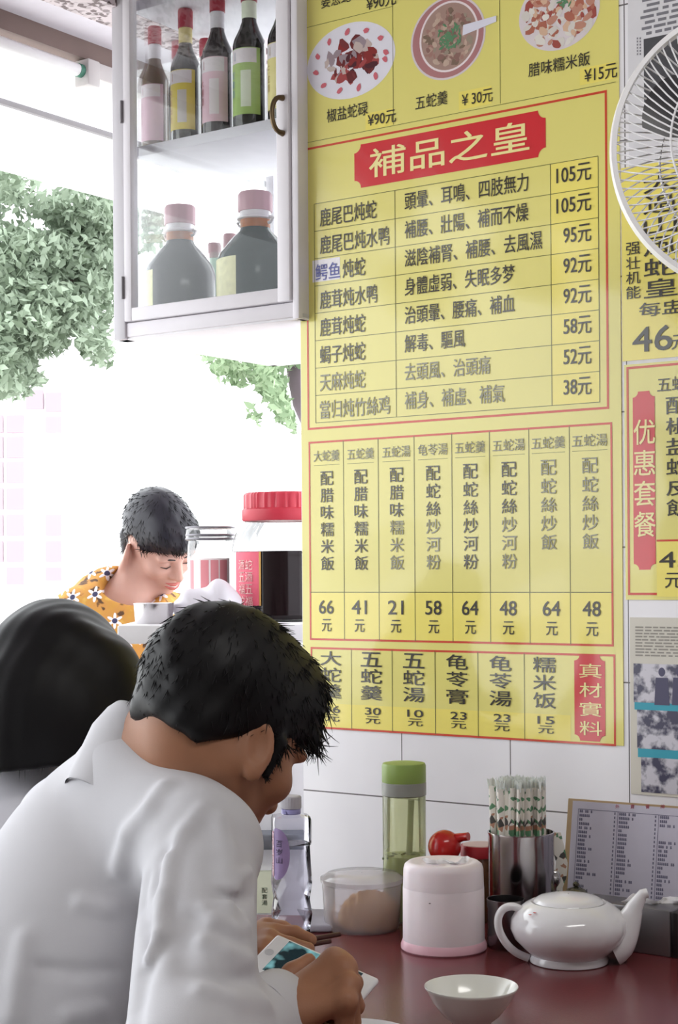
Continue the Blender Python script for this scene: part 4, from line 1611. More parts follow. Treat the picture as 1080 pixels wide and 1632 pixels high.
def tissue(name, c0, sx_, sy_, sz_, seed, parent):
    """a crumpled tuft of tissue paper"""
    rg_ = np.random.RandomState(seed)
    n, mq = 22, 10
    V, F = [], []
    for i in range(n):
        for j in range(mq):
            u, v = i / (n - 1) - .5, j / (mq - 1)
            V.append((c0[0] + sx_ * u * (1 + .3 * v), c0[1] + sy_ * (math.sin(u * 14 + seed) * .5 * v + rg_.uniform(-.08, .08)), c0[2] + sz_ * v * (0.75 + .25 * math.sin(u * 9 + seed * 2)) + rg_.uniform(-.04, .04) * sz_))
    for i in range(n - 1):
        for j in range(mq - 1):
            F.append((i * mq + j, (i + 1) * mq + j, (i + 1) * mq + j + 1, i * mq + j + 1))
    return mesh_obj(name, V, F, TIS, parent, angle=3.2)


tissue('tissue', (c[0] + 0.004, c[1], zt_ - .005), 0.05, 0.03, 0.009, 2, nap)

# plastic tub of pickles -------------------------------------------
tub, c = on_table('plastic_tub', 577, 2.31, 'cloudy round plastic tub holding shredded brown food, left of the napkin holder', 'tub')
k = 2.31 / FPX
zr = P(577, 1400, 2.31)[2]
m_ = MB()
m_.lathe([(.001, ZT), (57 * k, ZT), (60 * k, ZT + .004), (63.5 * k, zr - .006), (65 * k, zr - .005), (65 * k, zr), (63 * k, zr)], (c[0], c[1], 0), 64, cap0=False, cap1=False)
m_.build('tub_wall', thin_glass('cloudy_plastic', (.96, .95, .96), 0.7, 0.15, 0.36, rgb('f0eaf0')), tub)
m_ = MB()
m_.lathe([(66 * k, zr - .004), (66.5 * k, zr + .002), (62 * k, zr + .004), (56 * k, zr + .0075), (20 * k, zr + .0085), (.001, zr + .0085)], (c[0], c[1], 0), 64, cap0=False, cap1=False)
m_.build('tub_lid', thin_glass('cloudy_lid', (.97, .97, .98), 0.9, 0.1, 0.45, rgb('f2eef2')), tub)


def foodf(X):
    q = X - v3((c[0] + .006, c[1], ZT + .004))
    d = s_ell(X, (c[0] + .012, c[1], ZT + .012), (.046, .046, .040))
    d = d + 0.0022 * np.sin(260 * q[:, 0] + 90 * q[:, 2]) * np.sin(230 * q[:, 2] - 130 * q[:, 1])
    d = smax(d, np.sqrt(((X - v3(c))[:, :2] ** 2).sum(1)) - 56.5 * k, .003)
    return smax(d, ZT + 0.002 - X[:, 2], .002)


fv, fq = sdf_surface(foodf, (c[0] - .055, c[1] - .055, ZT), (c[0] + .06, c[1] + .055, ZT + .06), .0022)
m_ = MB()
m_.add(fv, fq)
for i in range(170):
    a, r_ = rng.uniform(0, 6.28), .034 * math.sqrt(rng.random())
    x, y = c[0] + .010 + r_ * math.cos(a), c[1] + r_ * math.sin(a)
    z = ZT + .012 + .038 * math.sqrt(max(.05, 1 - (r_ / .044) ** 2)) - rng.uniform(0, .012)
    b1 = rng.uniform(0, 6.28)
    L_ = rng.uniform(.006, .011)
    dx, dy = L_ * math.cos(b1), L_ * math.sin(b1)
    m_.tube([(x - dx, y - dy, z - .002), (x + rng.uniform(-.003, .003), y, z + .0015), (x + dx, y + dy, z - .002)], .0011, 5)
fo = m_.build('pickle_shreds', mat('brown_pickle', 'bd9050', 0.6, vscale=140, var=0.3), tub)
fo['label'] = 'heap of shredded brown pickle inside the tub'
fo['kind'] = 'stuff'

# water bottle -----------------------------------------------------
wbt, c = on_table('water_bottle', 465, 2.22, 'clear square water bottle with a pink and purple label beside the tub', 'bottle')
k = 2.22 / FPX
zw = lambda y: P(465, y, 2.22)[2]
fx_ = axes((0.35, -0.94), 0)


def sq(r, z, mb_=None, e=0.22):
    pts = []
    for q in range(32):
        a = 2 * math.pi * q / 32
        ca, sa = math.cos(a), math.sin(a)
        p = 5.0
        rr_ = r / (abs(ca) ** p + abs(sa) ** p) ** (1 / p)
        pts.append((rr_ * ca, rr_ * sa, z))
    return pts


rot = 0.18


def loft(mb, rings, cap=True, closed=32):
    vs = []
    for rg_ in rings:
        for (x, y, z) in rg_:
            vs.append((c[0] + x * math.cos(rot) - y * math.sin(rot), c[1] + x * math.sin(rot) + y * math.cos(rot), z))
    fs = []
    for i in range(len(rings) - 1):
        for q in range(32):
            w_ = (q + 1) % 32
            fs.append((i * 32 + q, i * 32 + w_, (i + 1) * 32 + w_, (i + 1) * 32 + q))
    if cap:
        fs.append(list(range(32))[::-1]); fs.append([(len(rings) - 1) * 32 + q for q in range(32)])
    mb.add(vs, fs)


hw = 29.5 * k
WG = thin_glass('water_bottle_plastic', (.93, .925, .96), 1.0, 0.02)
ztop = zw(1344)


def facet_body(sc_):
    """a square bottle whose waist is cut into tilted facets"""
    mb = MB()
    lv = [ZT + .001, ZT + .022, ZT + .040, ZT + .062, ZT + .082, ztop]
    rd = [1.0, .98, 1.06, .98, 1.06, 1.0]
    V, F = [], []
    for i, (z, r_) in enumerate(zip(lv, rd)):
        for q in range(8):
            a = rot + 2 * math.pi * (q + .5 * (i % 2)) / 8 + math.pi / 8
            ca, sa = math.cos(a - rot), math.sin(a - rot)
            rr_ = hw * sc_ * r_ / (abs(ca) ** 5 + abs(sa) ** 5) ** .2
            V.append((c[0] + rr_ * math.cos(a), c[1] + rr_ * math.sin(a), z))
    for i in range(len(lv) - 1):
        for q in range(8):
            n_ = (q + 1) % 8
            A0, A1, B0, B1 = i * 8 + q, i * 8 + n_, (i + 1) * 8 + q, (i + 1) * 8 + n_
            if i % 2 == 0:
                F += [(A0, A1, B0), (A1, B1, B0)]
            else:
                F += [(A0, A1, B1), (A0, B1, B0)]
    F.append(list(range(8))[::-1])
    F.append([(len(lv) - 1) * 8 + q for q in range(8)])
    return mb.add(V, F)


WG = thin_glass('water_bottle_plastic', (.95, .95, .975), 0.8, 0.05)
m_ = facet_body(1.0)
rings = [sq(hw * 1.0, ztop), sq(hw * 1.02, zw(1340)), sq(hw * 1.02, zw(1305)), sq(hw * .97, zw(1300)), sq(hw * .5, zw(1297)), sq(hw * .43, zw(1290)), sq(hw * .43, zw(1286))]
loft(m_, rings)
m_.build('bottle_body', WG, wbt, angle=0.3)
facet_body(.93).build('water', thin_glass('clear_water', (.94, .94, .965), 0.7, 0.05), wbt, angle=0.3)
m_ = MB(); m_.lathe([(hw * .50, zw(1297)), (hw * .53, zw(1296)), (hw * .53, zw(1289)), (hw * .48, zw(1288))], (c[0], c[1], 0), 32); m_.build('neck_ring', mat('violet_neck_ring', 'a7a2d6', 0.3), wbt)
m_ = MB(); m_.lathe([(hw * .55, zw(1288)), (hw * .56, zw(1287)), (hw * .56, zw(1270)), (hw * .5, zw(1268))], (c[0], c[1], 0), 48, mod=lambda a, z: 1 + .02 * math.cos(24 * a)); m_.build('cap', mat('grey_bottle_cap', 'b9b6be', 0.5), wbt)
ln, lr, lu = axes((math.sin(-0.95), -math.cos(-0.95)), 0)


def lab_pt(x, z):          # label point on the left front corner of the bottle
    a = math.radians(-128) + x / hw
    ca, sa = math.cos(a - rot), math.sin(a - rot)
    rr_ = hw * 1.035 / (abs(ca) ** 5 + abs(sa) ** 5) ** .2
    return (c[0] + rr_ * math.cos(a), c[1] + rr_ * math.sin(a), z)


zlc, zlh = zw(1356), (zw(1316) - zw(1398)) / 2
m_ = MB()
N = 40
vs, fs = [], []
for i in range(N + 1):
    zz_ = zlc + zlh * (2 * i / N - 1)
    w_ = 0.0155 * math.sqrt(max(0, 1 - (2 * i / N - 1) ** 2)) + .0002
    for j in range(7):
        vs.append(lab_pt(w_ * (2 * j / 6 - 1), zz_))
for i in range(N):
    for j in range(6):
        fs.append((i * 7 + j, i * 7 + j + 1, (i + 1) * 7 + j + 1, (i + 1) * 7 + j))
m_.add(vs, fs)
wl_ = m_.build('label', mat('purple_grey_label', 'a08cba', 0.35), wbt)
m_ = MB()
vs, fs = [], []
for i in range(N + 1):
    zz_ = zlc + zlh * .86 * (2 * i / N - 1)
    for j in range(3):
        p = lab_pt(-0.0085 + .0035 * (j - 1), zz_)
        vs.append((p[0] - .0004, p[1] - .0008, p[2]))
for i in range(N):
    for j in range(2):
        fs.append((i * 3 + j, i * 3 + j + 1, (i + 1) * 3 + j + 1, (i + 1) * 3 + j))
m_.add(vs, fs); m_.build('label_stripe', mat('pink_label_stripe', 'f0c6d6', 0.4), wl_)
for j, ch in enumerate('GANTEN'):
    f_ = lambda x, y: (lambda p: (p[0] - .0008, p[1] - .0014, p[2]))(lab_pt(-0.0085 + x, y))
    letter('g', ch, 0, zlc + zlh * .72 - j * .0106, .0055, .0085, f_, .02)
for j, ch in enumerate('百岁山'):
    f_ = lambda x, y: (lambda p: (p[0] - .0005, p[1] - .001, p[2]))(lab_pt(0.004 + x, y))
    letter('h', ch, 0, zlc + .014 - j * .011, .007, .009, f_, .01)
d_ = build_letters()
d_['g'].build('label_lettering', mat('crimson_label_ink', 'b8386e', 0.4), wl_, smooth=False)
d_['h'].build('grey_label_lettering', mat('grey_label_ink', '5f5a74', 0.4), wl_, smooth=False)

# green-lidded tumbler ---------------------------------------------
gt, c = on_table('tea_tumbler', 645, 2.36, 'pale green tea tumbler with a grey and green screw lid by the wall', 'tumbler')
k = 2.36 / FPX
zg = lambda y: P(645, y, 2.36)[2]
R = 34.5 * k
cc = (c[0], c[1], 0)
m_ = MB(); m_.lathe([(.001, ZT), (R * .93, ZT), (R, ZT + .004), (R, zg(1268)), (R * .95, zg(1263))], cc, 48, cap0=False, cap1=False)
m_.build('tumbler_wall', thin_glass('pale_green_plastic', (.93, .95, .78), 0.9, 0.04, 0.3, rgb('dfe4b4')), gt)
m_ = MB(); m_.lathe([(R * .94, ZT + .003), (R * .95, zg(1362))], cc, 48); m_.build('tea', mat('pale_green_tea', 'a3a96e', 0.1, 0.5, var=.1), gt)
m_ = MB(); m_.tube([P(651, 1400, 2.36), P(652, 1360, 2.36), P(654, 1300, 2.362), P(655, 1275, 2.362)], [.0052, .0048, .0044, .005], 10); m_.build('infuser_stem', mat('dark_olive_stem', '6d6f4e', 0.5), gt)
m_ = MB()
for q in range(26):
    a, r_ = rng.uniform(0, 6.28), rng.uniform(0, R * .8)
    p = (c[0] + r_ * math.cos(a), c[1] + r_ * math.sin(a), zg(1364) + rng.uniform(-.012, .004))
    m_.tube([p, (p[0] + rng.uniform(-.012, .012), p[1] + rng.uniform(-.008, .008), p[2] + rng.uniform(-.006, .006))], .0018, 5)
tl = m_.build('tea_leaves', mat('dark_tea_leaf', '5c6440', 0.7), gt); tl['kind'] = 'stuff'
m_ = MB(); m_.lathe([(R * .96, zg(1268)), (R * 1.03, zg(1266)), (R * 1.03, zg(1247)), (R, zg(1246))], cc, 48); m_.build('grey_collar', mat('grey_lid_collar', '8d8e88', 0.4), gt)
m_ = MB(); m_.lathe([(R * 1.0, zg(1246)), (R * 1.02, zg(1245)), (R * 1.02, zg(1220)), (R * .97, zg(1216)), (R * .8, zg(1215)), (.001, zg(1215))], cc, 48, cap0=False, cap1=False); m_.build('green_lid', mat('leaf_green_plastic', '8ba356', 0.4, 0.4), gt)

# red ball-topped sauce bottle and red-lidded jar ------------------
rb, c = on_table('sauce_bottle', 709, 2.335, 'glossy red ball topped sauce bottle showing above the napkin holder', 'bottle')
k = 2.335 / FPX
zb2 = lambda y: P(709, y, 2.335)[2]
cc = (c[0], c[1], 0)
REDP = mat('glossy_red_plastic', 'b81f1f', 0.2, 0.5, coat=0.3)
m_ = MB(); m_.lathe([(.026, ZT), (.027, ZT + .004), (.027, ZT + .06), (.020, zb2(1370))], cc, 36); m_.build('bottle_body', mat('red_sauce', '8a2018', 0.2), rb)
m_ = MB()
rr_ = 26.5 * k
m_.lathe([(max(.0008, rr_ * math.sin(math.pi * q / 20)), zb2(1349) - rr_ * math.cos(math.pi * q / 20)) for q in range(2, 21)], cc, 40); m_.build('ball_top', REDP, rb)
m_ = MB(); m_.tube([P(725, 1337, 2.33), P(737, 1334, 2.325), P(746, 1333, 2.32)], [.008, .006, .006], 12); m_.build('spout', REDP, rb)
cj, c = on_table('chilli_jar', 766, 2.36, 'short glass chilli jar with a red lid tucked behind the napkin holder', 'jar')
k = 2.36 / FPX
cc = (c[0], c[1], 0)
zj = lambda y: P(766, y, 2.36)[2]
m_ = MB(); m_.lathe([(.025, ZT), (.027, ZT + .004), (.027, zj(1374)), (.024, zj(1364))], cc, 40); m_.build('jar_body', mat('chilli_oil', '6b4a34', 0.15, 0.6, vscale=120, var=0.4), cj)
m_ = MB(); m_.lathe([(31 * k, zj(1364)), (32 * k, zj(1362)), (32 * k, zj(1348)), (31 * k, zj(1346))], cc, 48); m_.build('lid', mat('red_jar_cap', 'b8303a', 0.4), cj)
m_ = MB(); m_.lathe([(28.5 * k, zj(1346)), (28 * k, zj(1345))], cc, 40); m_.build('lid_top', mat('pale_lid_top', 'd6b9b6', 0.4), cj)

# steel can of wrapped chopsticks ----------------------------------
can, c = on_table('steel_canister', 831, 2.27, 'tall stainless steel canister full of paper wrapped chopsticks', 'canister')
k = 2.27 / FPX
R = 52.5 * k
zk = lambda y: P(831, y, 2.27)[2]
ztop = zk(1325)
cc = (c[0], c[1], 0)
m_ = MB(); m_.lathe([(.001, ZT), (R * .97, ZT), (R, ZT + .003), (R, ztop - .004), (R * 1.015, ztop - .002), (R * 1.015, ztop), (R * .97, ztop), (R * .96, ZT + .005), (.001, ZT + .005)], cc, 64, cap0=False, cap1=False)
m_.build('can_body', mat('polished_steel', 'bdb9bb', 0.16, metal=1.0, var=0.05), can, angle=1.0)


def wrap_material():
    m = bpy.data.materials.new('printed_chopstick_paper')
    m.use_nodes = True
    nt = m.node_tree
    b = nt.nodes['Principled BSDF']
    b.inputs['Roughness'].default_value = 0.5
    g = nt.nodes.new('ShaderNodeTexCoord')
    v = nt.nodes.new('ShaderNodeTexVoronoi'); v.inputs['Scale'].default_value = 130
    nt.links.new(g.outputs['Object'], v.inputs['Vector'])
    cr = nt.nodes.new('ShaderNodeValToRGB')
    cr.color_ramp.interpolation = 'CONSTANT'
    e = cr.color_ramp.elements
    e[0].color = (*rgb('e9e4dc'), 1); e[0].position = 0
    e[1].color = (*rgb('5f8c6a'), 1); e[1].position = 0.70
    for p_, h_ in ((0.82, 'ece6dc'), (0.87, 'b98a72'), (0.93, '4d4a48')):
        q = e.new(p_); q.color = (*rgb(h_), 1)
    sp = nt.nodes.new('ShaderNodeSeparateColor')
    nt.links.new(v.outputs['Color'], sp.inputs[0])
    nt.links.new(sp.outputs[0], cr.inputs[0])
    nt.links.new(cr.outputs[0], b.inputs['Base Color'])
    return m


WRAP = wrap_material()
spots, nst = [], 34
for i in range(nst):
    a = i * 2.39996
    r_ = R * .88 * math.sqrt((i + .5) / nst)
    spots.append((r_ * math.cos(a), r_ * math.sin(a)))
proto = None
for i, (x, y) in enumerate(spots):
    hgt = 0.205 + rng.uniform(-.006, .006)
    if proto is None:
        proto = empty('wrapped_chopsticks', (0, 0, 0))
        m_ = MB(); m_.tube([(0, 0, 0), (0, 0, .100), (0, 0, .196)], [.0048, .0052, .0050], 8, flat=.55); m_.build('paper_sleeve', WRAP, proto)
        m_ = MB()
        n_ = 9
        V = [(-.006 + .012 * q / (n_ - 1) + .001 * math.sin(q), .0016 * math.sin(q * 2.2), .192) for q in range(n_)] + [(-.0075 + .015 * q / (n_ - 1), .003 * math.sin(q * 1.7), .206 + .003 * math.sin(q * 3)) for q in range(n_)]
        m_.add(V, [(q, q + 1, n_ + q + 1, n_ + q) for q in range(n_ - 1)]); m_.build('clear_film_end', mat('clear_film', 'e2e6e4', 0.25, 0.6, translucent=0.4), proto)
        ob = proto
    else:
        ob = copy_tree(proto)
    ob.location = (c[0] + x * .90, c[1] + y * .90, ZT + .008)
    ob.rotation_euler = (-y / R * .035, x / R * .035, rng.uniform(0, 3.1))
    tag(ob, 'paper wrapped pair of chopsticks standing among the others in the steel canister', 'chopsticks', 'wrapped chopsticks in the steel canister')

sc, c = on_table('steel_cup', 806, 2.185, 'short dull steel cup behind the teapot handle', 'cup')
k = 2.185 / FPX
zz2 = P(806, 1432, 2.185)[2]
m_ = MB(); m_.lathe([(.001, ZT), (28 * k, ZT), (29.5 * k, ZT + .003), (29.5 * k, zz2 - .012), (30.5 * k, zz2 - .010), (30.5 * k, zz2), (29 * k, zz2), (28 * k, ZT + .005), (.001, ZT + .005)], (c[0], c[1], 0), 48, cap0=False, cap1=False)
m_.build('cup_body', mat('dull_steel', '8d888a', 0.25, metal=1.0, var=0.05), sc, angle=1.0)

# loose wrapper, condiment pot and tray behind the teapot ----------
lw = MB()
wp = [P(x, y, 2.30) for x, y in ((884, 1326), (890, 1350), (895, 1375), (893, 1398), (884, 1422))]
vs, fs = [], []
for i, p in enumerate(wp):
    w_ = .0085
    vs += [p + np.array((-w_, 0, .001)), p + np.array((0, -.003 * math.sin(i), 0)), p + np.array((w_, .002, -.001))]
for i in range(len(wp) - 1):
    fs += [(3 * i, 3 * i + 1, 3 * i + 4, 3 * i + 3), (3 * i + 1, 3 * i + 2, 3 * i + 5, 3 * i + 4)]
lw.add(vs, fs)
lw.add([v + np.array((0, .0006, 0)) for v in vs], [f[::-1] for f in fs])
tag(lw.build('chopstick_wrapper', WRAP, angle=3.2), 'bent printed chopstick wrapper hanging beside the steel canister', 'wrapper')
tr, c = on_table('condiment_tray', 895, 2.30, 'black tray under the condiment pots behind the teapot', 'tray')
m_ = MB(); m_.bbox(c[0] - .045, c[0] + .045, c[1] - .03, c[1] + .035, ZT, ZT + .030, .004); m_.build('tray_body', mat('black_plastic', '26231f', 0.35), tr)
cp, c2 = on_table('condiment_pot', 918, 2.29, 'small dark condiment pot with a domed lid beside the leaning menu card', 'pot')
zq = ZT + .0305
m_ = MB(); m_.lathe([(.014, zq), (.0165, zq + .003), (.0165, zq + .016), (.014, zq + .018)], (c2[0], c2[1], 0), 32); m_.build('pot_body', mat('smoky_glass', '4d4a42', 0.1, 0.7), cp)
m_ = MB(); m_.lathe([(.0175, zq + .017), (.0175, zq + .020), (.012, zq + .026), (.004, zq + .029), (.001, zq + .0295)], (c2[0], c2[1], 0), 32, cap1=False); m_.build('pot_lid', mat('olive_steel', '8a8876', 0.2, metal=0.9), cp)
m_ = MB(); m_.lathe([(.001, zq + .029), (.0045, zq + .031), (.0045, zq + .034), (.001, zq + .0365)], (c2[0], c2[1], 0), 20, cap0=False, cap1=False); m_.build('lid_knob', mat('olive_steel', '8a8876'), cp)
cp['label'] = 'small dark condiment pot with a domed metal lid beside the leaning menu card'
sp_ob, c3 = on_table('steel_spoon', 884, 2.285, 'shiny steel spoon bowl peeping out beside the canister', 'spoon')
m_ = MB()
p = P(884, 1400, 2.27)
bp_ = []


def spoonf(X):
    d = s_ell(X, p, (.008, .005, .012))
    d = smin(d, s_cap(X, p + np.array((0, .002, -.010)), np.array((p[0] + .003, p[1] + .006, ZT + .031)), .0022, .002), .004)
    return d


sdf_obj('spoon_body', spoonf, p - np.array((.02, .02, .055)), p + np.array((.02, .02, .02)), .0012, mat('bright_steel', 'd9d7d8', 0.1, metal=1.0), sp_ob)

# steel napkin box and menu card -----------------------------------
nb = empty('napkin_box', PZ(1000, 2.17, ZT), 'low grey steel napkin box with tissues at the far right of the table', 'napkin box')
a0, a1 = PZ(915, 2.20, ZT), PZ(1070, 2.115, ZT)
ex = np.array((a1[0] - a0[0], a1[1] - a0[1], 0)); Ln = np.linalg.norm(ex); ex /= Ln
ey = np.array((-ex[1], ex[0], 0))
fr_ = lambda x, y, z: a0 + ex * x + ey * y + np.array((0, 0, z))
hb_ = P(1070, 1452, 2.115)[2] - ZT
m_ = MB(); m_.bbox(0, Ln - .002, 0, .05, 0, hb_, .003, fr_); m_.build('box_body', mat('grey_satin_steel', '8c8a8e', 0.35, metal=0.75, var=.05), nb)
m_ = MB(); m_.bbox(Ln - .002, Ln + .008, 0.001, .049, 0, hb_ - .002, .002, fr_); m_.build('end_plate', mat('black_end_plate', '1c1a1c', 0.4), nb)
pc = fr_(Ln * .72, .03, hb_)
tissue('tissue', pc - np.array((0, 0, .001)), .07, .03, .012, 5, nb)

mc = empty('menu_card', PZ(1040, 2.30, ZT), 'printed dish list card on a wooden edged stand at the right of the table', 'menu card')
# card plane from three photographed corners, leaning back against the wall side
q0 = P(925, 1475, 2.285); q1 = P(905, 1272, 2.325); q2 = P(1095, 1286, 2.245); q3 = P(1110, 1490, 2.205)
ux_ = (q2 - q1); ux_ /= np.linalg.norm(ux_)
uy_ = (q1 - q0); uy_ -= ux_ * np.dot(uy_, ux_); hC = np.linalg.norm(uy_); uy_ /= hC
un_ = np.cross(ux_, uy_)
if un_[1] > 0:
    un_ = -un_
org = q1 - uy_ * hC


def cf(x, y, z=0.0):
    return org + ux_ * x + uy_ * y + un_ * z


def card_xy(px, py):
    u, v = (px - PX0) / FPX, (PY0 - py) / FPX
    D = np.array((u * CR + v * SR_, 1, -u * SR_ + v * CR)); O = np.array((0, 0, CAMZ))
    lam = np.dot(org - O, un_) / np.dot(D, un_)
    q = O + lam * D - org
    return float(np.dot(q, ux_)), float(np.dot(q, uy_))


wC = 0.20
drop = (org[2] - ZT) / uy_[2]
m_ = MB(); m_.bbox(0.0, wC, -drop + .001, hC, -.004, 0, .001, cf); m_.build('backing_board', mat('wood_backing', 'a98f6c', 0.6, vscale=20, var=.15), mc)
xl, yt = card_xy(913, 1276)
m_ = MB(); m_.box(xl, wC - .002, -drop + .002, yt, .0002, .0012, cf); m_.build('card_sheet', mat('lilac_white_card', 'c9c5d4', 0.4), mc, smooth=False)
ink, redi = MB(), MB()


def crect(mb, x0, x1, y0, y1, z):
    mb.add([cf(x0, y0, z), cf(x1, y0, z), cf(x1, y1, z), cf(x0, y1, z)], [(0, 1, 2, 3)])


g0 = card_xy(922, 1290); g1 = card_xy(985, 1293); g2 = card_xy(1050, 1298)
gb0 = card_xy(938, 1423)
ybot = gb0[1] - .006
cols = [g0[0] + .0, g1[0], g2[0], g2[0] + (g2[0] - g1[0])]
ytop = (g0[1] + g2[1]) / 2
for x in cols:
    crect(ink, x - .0004, x + .0004, ybot, ytop, .0014)
crect(ink, cols[0], wC - .004, ytop - .0004, ytop + .0004, .0014)
crect(ink, cols[0], wC - .004, ybot - .0004, ybot + .0004, .0014)
nr = 21
st = (ytop - ybot) / nr
for ci in range(3):
    for i in range(nr):
        y = ytop - (i + .5) * st
        x = cols[ci] + .002
        if ci == 2 and 3 <= i <= 5:
            continue
        for wd in range(rng.choice((1, 1, 1, 2, 3))):
            L_ = rng.uniform(.006, .0155) if wd == 0 else rng.uniform(.003, .006)
            nn = max(1, int(L_ / .0024))
            for q in range(nn):
                crect(ink, x, x + .0019, y - st * .34, y + st * .34, .0014)
                crect(ink, x + .0019, x + .0024, y - st * .2, y - st * .05, .00141)
                x += .0026
            x += .003
        xe = cols[ci + 1] - .003
        if xe < wC - .005:
            crect(ink, xe - .0022, xe - .0004, y - st * .3, y + st * .3, .0014)
ink_ = ink.build('list_lettering', mat('grey_violet_ink', '6b6880', 0.5), mc, smooth=False)
for px in (984, 1008, 1032, 1056):
    x, y = card_xy(px, 1285.5)
    letter('t', '外賣餐牌'[(px - 984) // 24], x, y, .0058, .0058, lambda a, b: cf(a, b, .0015), .02)
build_letters()['t'].build('title_lettering', mat('pink_red_ink', 'cf5870', 0.5), mc, smooth=False)

# plate at the front edge ------------------------------------------
pl_, c = on_table('dinner_plate', 590, 1.68, 'white dinner plate with food scraps at the near edge of the table', 'plate')
k = 1.68 / FPX
m_ = MB()
Rp = 105 * k * 1.0
c = np.array((PZ(560, 1.70, ZT)[0], 1.70, ZT))
pl_.location = c.tolist()
m_.lathe([(.001, ZT + .003), (Rp * .6, ZT + .003), (Rp * .62, ZT), (Rp * .66, ZT), (Rp * .7, ZT + .006), (Rp * .98, ZT + .017), (Rp, ZT + .0185), (Rp * .98, ZT + .020), (Rp * .7, ZT + .010), (Rp * .6, ZT + .0068), (.001, ZT + .0065)], (c[0], c[1], 0), 72, cap0=False, cap1=False)
m_.build('plate_body', PORC, pl_, angle=1.0)
m_ = MB()
for (x, y) in ((594, 1628), (600, 1640)):
    p = PZ(x, 1.66, ZT + .012)
    m_.lathe([(.001, -.001), (.005, .001), (.004, .004), (.001, .005)], (p[0], p[1], ZT + .013), 10, mod=lambda a, z: 1 + .2 * math.sin(3 * a))
fs_ = m_.build('food_scraps', mat('brown_green_scraps', '7d6d3c', 0.6), pl_); fs_['kind'] = 'stuff'

# ------------------------------------------------------------------ wall fan
dF = 2.0
fc = P(1206, 237, dF)
fan = empty('wall_fan', fc, 'white caged electric fan at the upper right edge, dark blades inside', 'fan')
kF = dF / FPX
RF = 231 * kF
fn = np.array((-0.08, -1.0, 0.02)); fn /= np.linalg.norm(fn)
fu = np.array((0, 0, 1.0)); fu -= fn * np.dot(fu, fn); fu /= np.linalg.norm(fu)
fr2 = np.cross(fu, fn)
FWH = mat('white_fan_plastic', 'f6f5f8', 0.35, 0.4)
WIRE = mat('white_fan_wire', 'f0eff3', 0.35, 0.4)


def fp(r, a, z):
    return fc + fr2 * (r * math.cos(a)) + fu * (r * math.sin(a)) + fn * z


m_ = MB()
ring = []
for i in range(97):
    a = 2 * math.pi * i / 96
    for (r, z) in ((RF - .006, -.011), (RF, -.011), (RF + .0015, 0), (RF, .011), (RF - .006, .011), (RF - .0075, 0)):
        ring.append(fp(r, a, z))
fs = []
for i in range(96):
    for j in range(6):
        q = (j + 1) % 6
        fs.append((i * 6 + j, i * 6 + q, (i + 1) * 6 + q, (i + 1) * 6 + j))
m_.add(ring, fs); m_.build('cage_rim', FWH, fan, angle=1.2)


def cage(sign, n, twist, nm, depth):
    mb = MB()
    for i in range(n):
        a0 = 2 * math.pi * i / n
        pts = []
        for t in np.linspace(0, 1, 10):
            r = RF * (0.2 + 0.795 * t) - .003
            z = sign * depth * (1 - t ** 3.2) + sign * .002
            pts.append(fp(r, a0 + twist * (1 - t) ** 1.0, z))
        mb.tube(pts, .00105, 5, cap=False)
    for rr_ in (0.62, 0.22):
        pts = [fp(RF * rr_, 2 * math.pi * i / 72, sign * depth * (1 - ((rr_ - .2) / .795) ** 3.2) + sign * .002) for i in range(73)]
        mb.tube(pts, .0014, 6, cap=False)
    return mb.build(nm, WIRE, fan, angle=1.5)


cage(1, 96, 0.55, 'front_cage', .052)
cage(-1, 84, -0.5, 'rear_cage', .075)
m_ = MB(); vs = []
m_.lathe([(.001, .060), (.030, .060), (.036, .055), (.036, .050)], seg=40, fr=lambda p: fp(math.hypot(p[0], p[1]), math.atan2(p[1], p[0]), p[2]), cap0=False)
m_.build('hub_badge', FWH, fan)
m_ = MB(); m_.lathe([(.03, -.07), (.05, -.075), (.055, -.15), (.04, -.19), (.001, -.20)], seg=40, fr=lambda p: fp(math.hypot(p[0], p[1]), math.atan2(p[1], p[0]), p[2]), cap1=False)
m_.build('motor_housing', FWH, fan)
for b in range(3):
    mb = MB()
    V, F = [], []
    n1, n2 = 14, 12
    ac = math.radians(141 + 120 * b)
    for i in range(n1):
        t = i / (n1 - 1)
        r = RF * (.2 + .64 * t)
        half = (0.20 + 0.22 * math.sin(math.pi * min(1, t * .75 + .1)))
        for j in range(n2):
            s_ = j / (n2 - 1) * 2 - 1
            a = ac + half * s_ + .15 * t
            z = -.012 + .022 * s_ * (1 - .4 * t) - .006 * s_ * s_
            V.append(fp(r * (1 - .05 * s_ * s_ * t), a, z))
    for i in range(n1 - 1):
        for j in range(n2 - 1):
            F.append((i * n2 + j, (i + 1) * n2 + j, (i + 1) * n2 + j + 1, i * n2 + j + 1))
    m0 = len(V)
    V2 = [v - fn * .002 for v in V]
    mb.add(V + V2, F + [tuple(m0 + q for q in f[::-1]) for f in F])
    mb.build('blade', mat('smoky_grey_blade', '3b393e', 0.3, 0.5), fan, angle=1.5)
m_ = MB(); m_.lathe([(.034, -.03), (.036, -.02), (.036, .02), (.025, .026), (.001, .028)], seg=36, fr=lambda p: fp(math.hypot(p[0], p[1]), math.atan2(p[1], p[0]), p[2]), cap1=False)
m_.build('blade_hub', mat('smoky_grey_blade', '3b393e'), fan)
bk = fp(0, 0, -.19)
sW = bk[0] * WX[0] + bk[1] * WX[1]
m_ = MB()
tW_ = T_WALL - 0.0025
m_.tube([bk, bk + np.array((0, 0.02, -.05)), W(sW, tW_ - .05, bk[2] - .14), W(sW, tW_ - .01, bk[2] - .16)], .014, 12)
m_.build('wall_arm', FWH, fan)
m_ = MB(); m_.bbox(sW - .045, sW + .045, tW_ - .014, tW_, bk[2] - .24, bk[2] - .09, .004, W); m_.build('mount_plate', FWH, fan)

